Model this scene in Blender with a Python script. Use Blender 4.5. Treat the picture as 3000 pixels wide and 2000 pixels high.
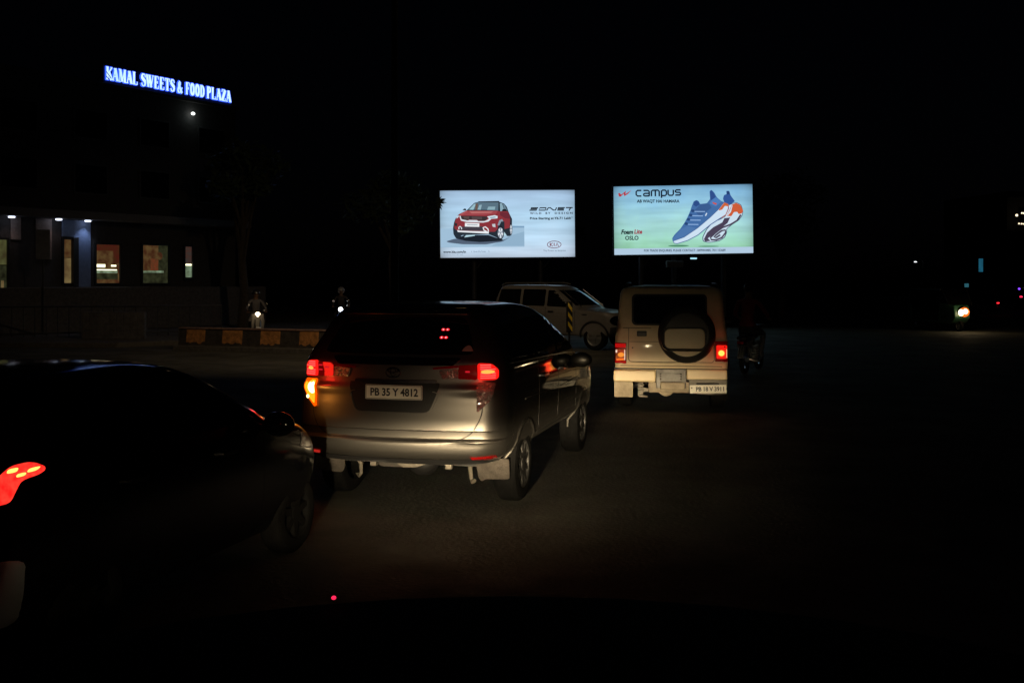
import bpy, bmesh, math, random
from mathutils import Vector, Matrix
random.seed(7)
R = math.radians
S = bpy.context.scene
for o in list(bpy.data.objects): bpy.data.objects.remove(o)
COL = S.collection
# ------------------------------------------------------------------ camera, sky, light, exposure
EYE = 2.0
HZ = 822.0            # horizon row in the 3000x2000 photograph
cd = bpy.data.cameras.new('camera'); cam = bpy.data.objects.new('camera', cd); COL.objects.link(cam)
cam.location = (0, 0, EYE); cam.rotation_euler = (R(90), 0, 0)
cd.sensor_width = 36; cd.lens = 36; cd.shift_y = (HZ-1000)/3000; cd.clip_start = .03; cd.clip_end = 3000
S.camera = cam
w = bpy.data.worlds.new('World'); S.world = w; w.use_nodes = True
nt = w.node_tree; bg = nt.nodes['Background']; sk = nt.nodes.new('ShaderNodeTexSky')
sk.sky_type = 'NISHITA'; sk.sun_disc = False; sk.sun_elevation = R(1); sk.sun_rotation = R(200)
hs = nt.nodes.new('ShaderNodeHueSaturation'); hs.inputs['Saturation'].default_value = .6
nt.links.new(sk.outputs[0], hs.inputs['Color']); tn = nt.nodes.new('ShaderNodeMix'); tn.data_type = 'RGBA'; tn.blend_type = 'MULTIPLY'; tn.inputs[0].default_value = 1; tn.inputs[7].default_value = (.35, .45, 1, 1)
nt.links.new(hs.outputs[0], tn.inputs[6]); nt.links.new(tn.outputs[2], bg.inputs[0]); bg.inputs[1].default_value = 0.0006
sd = bpy.data.lights.new('sky_fill', 'SUN'); sd.energy = .0008; sd.angle = R(8); sd.color = (.7, .8, 1)  # faint bluish sun added as a stand-in for skylight
so = bpy.data.objects.new('sky_fill', sd); COL.objects.link(so); so.rotation_euler = (R(50), 0, R(-20))
S.view_settings.view_transform = 'Standard'; S.view_settings.look = 'None'; S.view_settings.exposure = 0; S.view_settings.gamma = 1

def P(px, py, d):     # a place seen at photo pixel (px,py), d metres ahead
    return Vector(((px-1500)/3000*d, d, EYE-(py-HZ)/3000*d))
# ------------------------------------------------------------------ materials
def lin(h):
    h = h.lstrip('#'); c = [int(h[i:i+2], 16)/255 for i in (0, 2, 4)]
    return tuple(x/12.92 if x <= .04045 else ((x+.055)/1.055)**2.4 for x in c)+(1,)
MATS = {}
def mat(name, col, rough=.5, metal=0, coat=0, edge=1, bump=0, bscale=40, var=0, vscale=8, spec=.5, aniso=None):
    if name in MATS: return MATS[name]
    m = bpy.data.materials.new(name); m.use_nodes = True; n = m.node_tree.nodes; l = m.node_tree.links; b = n['Principled BSDF']
    b.inputs['Base Color'].default_value = (*col[:3], 1); b.inputs['Roughness'].default_value = rough; b.inputs['Metallic'].default_value = metal
    b.inputs['Coat Weight'].default_value = coat; b.inputs['Specular Tint'].default_value = (edge, edge, edge, 1); b.inputs['Coat Roughness'].default_value = .04; b.inputs['Specular IOR Level'].default_value = spec
    if var or bump:
        tc = n.new('ShaderNodeTexCoord')
    if var:
        ns = n.new('ShaderNodeTexNoise'); ns.inputs['Scale'].default_value = vscale; ns.inputs['Detail'].default_value = 6; ns.inputs['Roughness'].default_value = .65
        l.new(tc.outputs['Object'], ns.inputs['Vector'])
        mr = n.new('ShaderNodeMapRange'); mr.inputs[1].default_value = .3; mr.inputs[2].default_value = .7; mr.inputs[3].default_value = 1-var; mr.inputs[4].default_value = 1+var
        l.new(ns.outputs[0], mr.inputs[0])
        vm = n.new('ShaderNodeVectorMath'); vm.operation = 'SCALE'; vm.inputs[0].default_value = col[:3]; l.new(mr.outputs[0], vm.inputs['Scale'])
        l.new(vm.outputs[0], b.inputs['Base Color'])
        mr2 = n.new('ShaderNodeMapRange'); mr2.inputs[1].default_value = .3; mr2.inputs[2].default_value = .7; mr2.inputs[3].default_value = rough*(1+var*.4); mr2.inputs[4].default_value = rough*(1-var*.4)
        l.new(ns.outputs[0], mr2.inputs[0]); l.new(mr2.outputs[0], b.inputs['Roughness'])
    if bump:
        n2 = n.new('ShaderNodeTexNoise'); n2.inputs['Scale'].default_value = bscale; n2.inputs['Detail'].default_value = 8
        l.new(tc.outputs['Object'], n2.inputs['Vector'])
        bp = n.new('ShaderNodeBump'); bp.inputs['Strength'].default_value = bump; bp.inputs['Distance'].default_value = .02
        l.new(n2.outputs[0], bp.inputs['Height']); l.new(bp.outputs[0], b.inputs['Normal'])
    MATS[name] = m; return m
def emis(name, col, s=1, mottled=0, mscale=3, col2=None):
    if name in MATS: return MATS[name]
    m = bpy.data.materials.new(name); m.use_nodes = True; n = m.node_tree.nodes; l = m.node_tree.links; n.remove(n['Principled BSDF'])
    e = n.new('ShaderNodeEmission'); e.inputs[0].default_value = (*col[:3], 1); e.inputs[1].default_value = s
    l.new(e.outputs[0], n['Material Output'].inputs[0])
    if mottled:
        tc = n.new('ShaderNodeTexCoord'); ns = n.new('ShaderNodeTexNoise'); ns.inputs['Scale'].default_value = mscale; ns.inputs['Detail'].default_value = 3
        l.new(tc.outputs['Object'], ns.inputs['Vector'])
        mx = n.new('ShaderNodeMix'); mx.data_type = 'RGBA'
        mr = n.new('ShaderNodeMapRange'); mr.inputs[1].default_value = .5-mottled; mr.inputs[2].default_value = .5+mottled; l.new(ns.outputs[0], mr.inputs[0])
        l.new(mr.outputs[0], mx.inputs[0]); mx.inputs[6].default_value = (*col[:3], 1); mx.inputs[7].default_value = (*(col2 or col)[:3], 1)
        l.new(mx.outputs[2], e.inputs[0])
    MATS[name] = m; return m
BLACK = mat('black_plastic', (.012, .012, .013), .55, bump=.1, bscale=200)
RUBBER = mat('tyre_rubber', (.006, .006, .006), .9, spec=.08, bump=.3, bscale=90, var=.3)
GLASS = mat('tinted_glass', (.004, .004, .005), .06, spec=.6, var=.0)
CHROME = mat('chrome', (.7, .7, .7), .12, 1)
STEEL = mat('dusty_steel', (.2, .18, .15), .55, .3, bump=.4, bscale=30, var=.35)
DIRT = mat('dusty_flap', (.055, .047, .04), .85, bump=.5, bscale=60, var=.35, vscale=14)
PLATE = mat('number_plate_white', (.88, .85, .74), .45, var=.06)
INK = mat('plate_ink', (.012, .012, .012), .5)
REDGLASS = mat('red_lens', (.22, .004, .004), .1, coat=1)
CLEAR = mat('clear_lens', (.32, .31, .3), .12, .6, coat=1, bump=.8, bscale=60, var=.5, vscale=30)
ALLOY = mat('alloy', (.28, .28, .28), .35, .8)
DARKPAINT = mat('dark_car_paint', (.012, .012, .015), .3, .3, coat=.7)
# ------------------------------------------------------------------ mesh helpers
def tag(o, label=None, cat=None, group=None, kind=None):
    if label: o['label'] = label
    if cat: o['category'] = cat
    if group: o['group'] = group
    if kind: o['kind'] = kind
    return o
def thing(name, label, cat, loc=(0, 0, 0), rz=0, group=None):
    o = bpy.data.objects.new(name, None); o.empty_display_size = .2; COL.objects.link(o); o.location = loc; o.rotation_euler = (0, 0, rz)
    return tag(o, label, cat, group)
def obj(name, bm, mats, parent=None, smooth=35, bevel=0, bseg=2, fix=True):
    if fix: bmesh.ops.recalc_face_normals(bm, faces=bm.faces[:])
    me = bpy.data.meshes.new(name); bm.to_mesh(me); bm.free()
    for m in (mats if isinstance(mats, (list, tuple)) else [mats]): me.materials.append(m)
    if smooth:
        for p in me.polygons: p.use_smooth = True
        me.set_sharp_from_angle(angle=R(smooth))
    o = bpy.data.objects.new(name, me); COL.objects.link(o)
    if parent: o.parent = parent
    if bevel:
        b = o.modifiers.new('bevel', 'BEVEL'); b.width = bevel; b.segments = bseg; b.limit_method = 'ANGLE'; b.angle_limit = R(40)
    return o
def BM(): return bmesh.new()
def box(bm, x0, x1, y0, y1, z0, z1, rot=None, mi=0):
    vs = [bm.verts.new(Vector(p)) for p in ((x0,y0,z0),(x1,y0,z0),(x1,y1,z0),(x0,y1,z0),(x0,y0,z1),(x1,y0,z1),(x1,y1,z1),(x0,y1,z1))]
    if rot:
        c = Vector(((x0+x1)/2, (y0+y1)/2, (z0+z1)/2))
        for v in vs: v.co = c+rot @ (v.co-c)
    for f in ((0,3,2,1),(4,5,6,7),(0,1,5,4),(1,2,6,5),(2,3,7,6),(3,0,4,7)):
        bm.faces.new([vs[i] for i in f]).material_index = mi
    return vs
def tube(bm, pts, r, n=10, cap=True, mi=0):
    pts = [Vector(p) for p in pts]; rs = r if isinstance(r, (list, tuple)) else [r]*len(pts)
    rings = []; up = None
    for i, p in enumerate(pts):
        d = (pts[min(i+1, len(pts)-1)]-pts[max(i-1, 0)]).normalized()
        if up is None: up = d.orthogonal().normalized()
        up = (up-d*up.dot(d)).normalized(); sd_ = d.cross(up)
        rings.append([bm.verts.new(p+(up*math.cos(a)+sd_*math.sin(a))*rs[i]) for a in (2*math.pi*k/n for k in range(n))])
    for a, b in zip(rings, rings[1:]):
        for k in range(n): bm.faces.new((a[k], a[(k+1) % n], b[(k+1) % n], b[k])).material_index = mi
    if cap:
        bm.faces.new(rings[0][::-1]).material_index = mi; bm.faces.new(rings[-1]).material_index = mi
def lathe(bm, prof, M=None, n=32, mi=0, close=False):   # prof: (r, h) about local Z
    M = M or Matrix(); rings = []
    for r, h in prof:
        rings.append([bm.verts.new(M @ Vector((r*math.cos(a), r*math.sin(a), h))) for a in (2*math.pi*k/n for k in range(n))] if r > 1e-6 else [bm.verts.new(M @ Vector((0, 0, h)))])
    if close: rings.append(rings[0])
    for a, b in zip(rings, rings[1:]):
        for k in range(n):
            if len(a) > 1 and len(b) > 1: f = (a[k], a[(k+1) % n], b[(k+1) % n], b[k])
            elif len(a) > 1: f = (a[k], a[(k+1) % n], b[0])
            elif len(b) > 1: f = (a[0], b[(k+1) % n], b[k])
            else: continue
            bm.faces.new(f).material_index = mi
def sphere(bm, c, r, M=None, n=16, mi=0):
    c = Vector(c); r = Vector(r) if isinstance(r, (tuple, list, Vector)) else Vector((r, r, r))
    res = bmesh.ops.create_uvsphere(bm, u_segments=n, v_segments=max(6, n//2), radius=1)
    for v in res['verts']:
        q = Vector((v.co.x*r.x, v.co.y*r.y, v.co.z*r.z)); v.co = c+((M @ q) if M else q)
    for f in {f for v in res['verts'] for f in v.link_faces}: f.material_index = mi
def prism(bm, poly, fn, h0, h1, mi=0):       # poly 2D extruded; fn(a,b,h)->3D
    A = [bm.verts.new(fn(a, b, h0)) for a, b in poly]; B = [bm.verts.new(fn(a, b, h1)) for a, b in poly]
    bm.faces.new(A).material_index = mi; bm.faces.new(B[::-1]).material_index = mi
    for i in range(len(poly)):
        j = (i+1) % len(poly); bm.faces.new((A[i], A[j], B[j], B[i])).material_index = mi
def rrect(x0, x1, y0, y1, r, n=5):
    out = []
    for cx, cy, a0 in ((x1-r, y1-r, 0), (x0+r, y1-r, 90), (x0+r, y0+r, 180), (x1-r, y0+r, 270)):
        out += [(cx+r*math.cos(R(a0+90*k/n)), cy+r*math.sin(R(a0+90*k/n))) for k in range(n+1)]
    return out
def rounded(poly, r, n=3):            # round the corners of a polygon
    out = []
    for i, p in enumerate(poly):
        p = Vector(p); a = Vector(poly[i-1])-p; b = Vector(poly[(i+1) % len(poly)])-p
        k = min(r, a.length*.45, b.length*.45); q0 = p+a.normalized()*k; q1 = p+b.normalized()*k
        for t in range(n+1):
            t /= n; v = q0*(1-t)**2+p*2*t*(1-t)+q1*t*t; out.append((v.x, v.y))
    return out
def ell(cx, cy, rx, ry, n=28, a0=0, a1=360):
    return [(cx+rx*math.cos(R(a0+(a1-a0)*k/n)), cy+ry*math.sin(R(a0+(a1-a0)*k/n))) for k in range(n)]
def patch_bm(bm, poly, fn, out=.004, thick=.02, step=.06, mi=0):   # polygon laid on a curved skin: fn(a,b,out)->3D
    t = bmesh.new(); f = t.faces.new([t.verts.new((a, b, 0)) for a, b in poly]); bmesh.ops.triangulate(t, faces=[f])
    for ax in (0, 1):
        lo = min(p[ax] for p in poly); hi = max(p[ax] for p in poly); n = int((hi-lo)/step)
        for k in range(1, n+1):
            co = [0, 0, 0]; no = [0, 0, 0]; co[ax] = lo+(hi-lo)*k/(n+1); no[ax] = 1
            bmesh.ops.bisect_plane(t, geom=t.verts[:]+t.edges[:]+t.faces[:], plane_co=co, plane_no=no, dist=1e-5)
    t.verts.index_update()
    top = [bm.verts.new(fn(v.co.x, v.co.y, out)) for v in t.verts]; bot = [bm.verts.new(fn(v.co.x, v.co.y, out-thick)) for v in t.verts]
    for f in t.faces:
        ids = [v.index for v in f.verts]
        bm.faces.new([top[i] for i in ids]).material_index = mi; bm.faces.new([bot[i] for i in ids][::-1]).material_index = mi
    for e in t.edges:
        if len(e.link_faces) == 1:
            a, b = (v.index for v in e.verts); bm.faces.new((top[a], top[b], bot[b], bot[a])).material_index = mi
    t.free()
def strip_poly(pts, wd):
    L = []; Rr = []
    pts = [Vector(p) for p in pts]
    for i, p in enumerate(pts):
        d = (pts[min(i+1, len(pts)-1)]-pts[max(i-1, 0)]).normalized(); n = Vector((-d.y, d.x))*wd/2
        L.append(tuple(p+n)); Rr.append(tuple(p-n))
    return L+Rr[::-1]
def seam_bm(bm, pts, wd, fn, out=.002, thick=.006):
    for a, b in zip(pts, pts[1:]): patch_bm(bm, strip_poly([a, b], wd), fn, out, thick, .08)
def text_polys(body, x0, x1, z0, z1, shear=0, offset=0, fit=True, spacing=1):
    c = bpy.data.curves.new('t', 'FONT'); c.body = body; c.size = 1; c.offset = offset; c.shear = shear; c.resolution_u = 3; c.space_character = spacing
    o = bpy.data.objects.new('t', c); COL.objects.link(o); dg = bpy.context.evaluated_depsgraph_get()
    me = bpy.data.meshes.new_from_object(o.evaluated_get(dg))
    vs = [(v.co.x, v.co.y) for v in me.vertices]; fs = [tuple(p.vertices) for p in me.polygons]
    bpy.data.objects.remove(o); bpy.data.curves.remove(c); bpy.data.meshes.remove(me)
    a0 = min(v[0] for v in vs); a1 = max(v[0] for v in vs); b0 = min(v[1] for v in vs); b1 = max(v[1] for v in vs)
    vs = [(x0+(a-a0)/(a1-a0)*(x1-x0), z0+(b-b0)/(b1-b0)*(z1-z0)) for a, b in vs]
    return vs, fs
def add_text(bm, vf, fn, h, mi=0):
    vs, fs = vf; V = [bm.verts.new(fn(a, b, h)) for a, b in vs]
    for f in fs:
        try: bm.faces.new([V[i] for i in f]).material_index = mi
        except ValueError: pass
# ------------------------------------------------------------------ car shells: a stack of plan rings
def pchip(xs, ys, x):
    n = len(xs)
    if x <= xs[0]: return ys[0]
    if x >= xs[-1]: return ys[-1]
    h = [xs[i+1]-xs[i] for i in range(n-1)]; d = [(ys[i+1]-ys[i])/h[i] for i in range(n-1)]
    m = [d[0]]+[0 if d[i-1]*d[i] <= 0 else 2*d[i-1]*d[i]/(d[i-1]+d[i]) for i in range(1, n-1)]+[d[-1]]
    i = max(k for k in range(n-1) if xs[k] <= x); t = (x-xs[i])/h[i]
    return (2*t**3-3*t*t+1)*ys[i]+(t**3-2*t*t+t)*h[i]*m[i]+(-2*t**3+3*t*t)*ys[i+1]+(t**3-t*t)*h[i]*m[i+1]
class Shell:      # rows: z, half width, rear y, front y, rear corner r, front corner r, rear crown
    def __init__(s, rows): s.rows = rows; s.z = [r[0] for r in rows]; s.c = list(zip(*rows))
    def at(s, z): return [pchip(s.z, s.c[k], z) for k in range(1, 7)]
    def rear(s, u, z):
        w_, yr, yf, rr, rf, cr = s.at(z); a = min(abs(u), w_-1e-4); y = yr+cr*(a/w_)**2
        if a > w_-rr: y += rr-math.sqrt(max(0, rr*rr-(a-w_+rr)**2))
        return y
    def front(s, u, z):
        w_, yr, yf, rr, rf, cr = s.at(z); a = min(abs(u), w_-1e-4); y = yf-.12*(a/w_)**2
        if a > w_-rf: y -= rf-math.sqrt(max(0, rf*rf-(a-w_+rf)**2))
        return y
    def side(s, y, z):
        w_, yr, yf, rr, rf, cr = s.at(z); x = w_
        t = yr+cr+rr-y
        if t > 0: x = w_-rr+math.sqrt(max(0, rr*rr-t*t))
        t = y-(yf-.12-rf)
        if t > 0: x = w_-rf+math.sqrt(max(0, rf*rf-t*t))
        return x
    def R_(s, u, z, o): return Vector((u, s.rear(u, z)-o, z))
    def F_(s, u, z, o): return Vector((u, s.front(u, z)+o, z))
    def SR(s, y, z, o): return Vector((s.side(y, z)+o, y, z))
    def SL(s, y, z, o): return Vector((-s.side(y, z)-o, y, z))
    def mesh(s, sub=3):
        bm = BM(); rings = []; zs = []
        for a, b in zip(s.z, s.z[1:]): zs += [a+(b-a)*k/sub for k in range(sub)]
        zs.append(s.z[-1])
        for z in zs:
            w_, yr, yf, rr, rf, cr = s.at(z); half = []
            for k in range(9): half.append(((w_-rr)*k/8, None, 'r'))
            pts = [(u, s.rear(u, z)) for u, _, _ in half]
            for k in range(1, 9): u = w_-rr+rr*math.sin(R(90*k/8)); pts.append((u, s.rear(u, z)))
            ya = yr+cr+rr; yb = yf-.12-rf
            for k in range(1, 16): pts.append((w_, ya+(yb-ya)*k/16))
            for k in range(8, -1, -1): u = w_-rf+rf*math.sin(R(90*k/8)); pts.append((u, s.front(u, z)))
            for k in range(7, -1, -1): u = (w_-rf)*k/8; pts.append((u, s.front(u, z)))
            ring = pts+[(-u, y) for u, y in pts[-2:0:-1]]
            rings.append([bm.verts.new((u, y, z)) for u, y in ring])
        n = len(rings[0])
        for a, b in zip(rings, rings[1:]):
            for k in range(n): bm.faces.new((a[k], a[(k+1) % n], b[(k+1) % n], b[k]))
        bm.faces.new(rings[0][::-1]); bm.faces.new(rings[-1])
        return bm
def cut(o, cutters):          # boolean wheel arches out of the body, leaving plain meshes
    for c in cutters:
        m = o.modifiers.new('cut', 'BOOLEAN'); m.object = c; m.operation = 'DIFFERENCE'; m.solver = 'EXACT'
    dg = bpy.context.evaluated_depsgraph_get(); me = bpy.data.meshes.new_from_object(o.evaluated_get(dg))
    o.modifiers.clear(); old = o.data; nm = old.name; mm = list(old.materials); o.data = me; bpy.data.meshes.remove(old); me.name = nm
    if not me.materials:
        for x in mm: me.materials.append(x)
    for p in me.polygons: p.use_smooth = True
    me.set_sharp_from_angle(angle=R(28))
    for c in cutters: bpy.data.objects.remove(c)
def arches(hw, ys, zc, r):
    out = []
    for y in ys:
        for s_ in (-1, 1):
            bm = BM(); M = Matrix.Translation((s_*(hw-.12), y, zc)) @ Matrix.Rotation(R(90), 4, 'Y')
            lathe(bm, [(0, -.17), (r, -.17), (r, .17), (0, .17)], M, 40); out.append(obj('cutter', bm, BLACK, None, 0))
    return out
def wheel(parent, x, y, r=.33, wd=.2, spokes=6, rimmat=None, outward=1):
    M = Matrix.Translation((x, y, r)) @ Matrix.Rotation(R(90)*outward, 4, 'Y'); h = wd/2
    bm = BM(); lathe(bm, [(r*.64, -h), (r*.8, -h-.006), (r*.93, -h+.005), (r*.985, -h*.72), (r, -h*.4), (r, h*.4), (r*.985, h*.72), (r*.93, h-.005), (r*.8, h+.006), (r*.64, h)], M, 40, close=True)
    t = obj('wheel', bm, RUBBER, parent)
    bm = BM(); lathe(bm, [(r*.64, h-.002), (r*.6, h-.008), (r*.58, h-.05), (0, h-.07)], M, 32)
    for k in range(spokes):
        a = 2*math.pi*k/spokes; prism(bm, [(.03, -.03), (r*.6, -.022), (r*.6, .022), (.03, .03)], lambda p, q, hh, a=a: M @ Vector((p*math.cos(a)-q*math.sin(a), p*math.sin(a)+q*math.cos(a), hh)), h-.05, h-.012)
    lathe(bm, [(.06, h-.05), (.06, h-.005), (0, h)], M, 20)
    obj('rim', bm, rimmat or ALLOY, t)
    return t
def lamp_light(name, loc, col, power, r=.03, parent=None):
    d = bpy.data.lights.new(name, 'POINT'); d.energy = power; d.color = col; d.shadow_soft_size = r
    o = bpy.data.objects.new(name, d); COL.objects.link(o); o.location = loc
    if parent: o.parent = parent
    return o
def mirrorpart(parent, x, y, z, s_, m=None):
    bm = BM(); sphere(bm, (x+s_*.13, y, z), (.12, .06, .085)); tube(bm, [(x-s_*.03, y+.02, z-.03), (x+s_*.07, y, z-.02)], .022)
    return obj('door_mirror', bm, m or DARKPAINT, parent)
# ================================================================== GROUND
asph = mat('asphalt', (.068, .065, .050), .85, bump=.8, bscale=22, var=.55, vscale=.9)
bm = BM(); gs = 900
v = [bm.verts.new(p) for p in ((-gs, -60, 0), (gs, -60, 0), (gs, 1500, 0), (-gs, 1500, 0))]; bm.faces.new(v)
tag(obj('road', bm, asph, None, 0), kind='structure')
bm = BM(); paveM = mat('pavement', (.11, .10, .09), .85, bump=.5, bscale=15, var=.25)
# raised forecourt in front of the sweet shop, beyond the barrier
prism(bm, [(-34, 30.6), (-11.8, 30.6), (-8.2, 34), (-4.2, 46), (-4.2, 70), (-34, 70)], lambda a, b, h: Vector((a, b, h)), -.05, .14)
tag(obj('pavement', bm, paveM, None, 0, bevel=.02), kind='structure')

# ================================================================== OWN VEHICLE (dashboard seen along the foot of the picture) + headlamps
BEAM = 9000
def own_vehicle():
    t = thing('bus', 'black dashboard along the foot of the picture with a tiny red light', 'bus', (-.2, 0, 0))
    soft = mat('dash_plastic', (.006, .006, .006), .95, spec=.1, bump=.2, bscale=300)
    bm = BM(); prof = [(.2, 1.68), (.7, 1.703), (.90, 1.711), (.945, 1.710), (.965, 1.69), (.97, 1.64), (.97, 1.45), (.2, 1.45)]; xs = [-1.1+.1*k for k in range(26)]
    rg = [[bm.verts.new((x, y-.05*(x-.2)**2, z-(.23*(x-.2)**2 if z > 1.5 else 0)*(1 if abs(x-.2) < .9 else .8))) for y, z in prof] for x in xs]
    for a_, b_ in zip(rg, rg[1:]):
        for k in range(8): bm.faces.new((a_[k], a_[(k+1) % 8], b_[(k+1) % 8], b_[k]))
    bm.faces.new(rg[0]); bm.faces.new(rg[-1][::-1])
    obj('dashboard', bm, soft, t, bevel=.008)
    bm = BM(); sphere(bm, (.2-.161, .925, 1.7140), (.0022, .0022, .0018)); obj('indicator_light', bm, emis('led_red', (1, .02, .08), 1.4), t)
    bm = BM(); box(bm, -1.4, 1.4, .6, 1.05, .5, 1.35); obj('front_panel', bm, DARKPAINT, t, bevel=.05)
    bm = BM(); box(bm, -1.42, 1.42, .85, 1.15, .38, .56); obj('bumper', bm, BLACK, t, bevel=.03)
    for x, wt in ((-.75, 1), (.75, .3)):
        h = BM(); M = Matrix.Translation((x, 1.05, .74)) @ Matrix.Rotation(R(-90), 4, 'X'); lathe(h, [(.1, -.02), (.11, .03), (.1, .035), (.095, .0), (0, -.01)], M)
        hl = obj('headlight', h, CHROME, t)
        d = bpy.data.lights.new('headlight_beam', 'SPOT'); d.energy = wt; d.spot_size = R(150); d.spot_blend = .3; d.shadow_soft_size = .05; d.color = (1, .78, .47)
        o = bpy.data.objects.new('headlight_beam', d); COL.objects.link(o); o.parent = t; o.location = (x, 1.12, .74); o.rotation_euler = (R(90), 0, 0)
        d.use_nodes = True; n = d.node_tree.nodes; l = d.node_tree.links; e = n['Emission']
        tc = n.new('ShaderNodeTexCoord'); sx = n.new('ShaderNodeSeparateXYZ'); l.new(tc.outputs['Normal'], sx.inputs[0])
        def mth(op, a, b=None, cl=False):
            q = n.new('ShaderNodeMath'); q.operation = op; q.use_clamp = cl
            for i, vv in enumerate((a, b)):
                if vv is None: continue
                if isinstance(vv, (int, float)): q.inputs[i].default_value = vv
                else: l.new(vv, q.inputs[i])
            return q.outputs[0]
        az = mth('ABSOLUTE', sx.outputs[2]); el = mth('DIVIDE', sx.outputs[1], az); hx = mth('DIVIDE', sx.outputs[0], az)
        def ramp(src, pts):
            c = n.new('ShaderNodeFloatCurve'); cu = c.mapping.curves[0]; c.mapping.use_clip = False
            cu.points[0].location = pts[0]; cu.points[1].location = pts[-1]
            for p in pts[1:-1]: cu.points.new(*p)
            for p in cu.points: p.handle_type = 'VECTOR'
            c.mapping.update(); l.new(src, c.inputs['Value']); return c.outputs[0]
        # low beam: bright just under the horizontal, fading above it and to the right
        ev = ramp(mth('ADD', el, .5), [(0, .0), (.2, .0), (.33, .004), (.372, .006), (.388, .09), (.403, .36), (.44, .44), (.465, .85), (.485, 1), (.497, .5), (.51, .115), (.53, .05), (.55, .022), (.60, .007), (.8, .001), (1, 0)])
        hv = ramp(mth('ADD', hx, .5), [(0, .0), (.2, .02), (.32, .08), (.40, .3), (.45, .7), (.54, .92), (.62, 1), (.67, .92), (.71, .62), (.75, .36), (.79, .10), (.86, .04), (.95, .0), (1, .0)])
        l.new(mth('MULTIPLY', mth('MULTIPLY', ev, hv), BEAM), e.inputs['Strength'])

own_vehicle()

# ================================================================== GREY MINIVAN
def plate(parent, x, z, wd, ht, txt, ysurf, tilt=0, indmark=False):
    M = Matrix.Translation((x, ysurf, z)) @ Matrix.Rotation(tilt, 4, 'Y')
    f = lambda a, b, h: M @ Vector((a, -h, b))
    bm = BM(); prism(bm, rrect(-wd/2, wd/2, -ht/2, ht/2, .008), f, 0, .006); pl = obj('number_plate', bm, PLATE, parent)
    bm = BM(); k = .045 if not indmark else .085
    add_text(bm, text_polys(txt, -wd/2+k*wd/.5, wd/2-.035*wd/.5, -ht*.27, ht*.28, offset=.03), f, .008)
    if indmark: prism(bm, ell(-wd/2+.03, ht*.16, .011, .011, 10), f, .006, .008)
    fr = [rrect(-wd/2+.004, wd/2-.004, -ht/2+.004, ht/2-.004, .006), rrect(-wd/2+.008, wd/2-.008, -ht/2+.008, ht/2-.008, .004)]
    A = [bm.verts.new(f(a, b, .0075)) for a, b in fr[0]]; B = [bm.verts.new(f(a, b, .0075)) for a, b in fr[1]]
    if not indmark:
        for i in range(len(A)): bm.faces.new((A[i], A[(i+1) % len(A)], B[(i+1) % len(A)], B[i]))
    obj('plate_lettering', bm, INK, pl, 0, fix=False)
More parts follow.
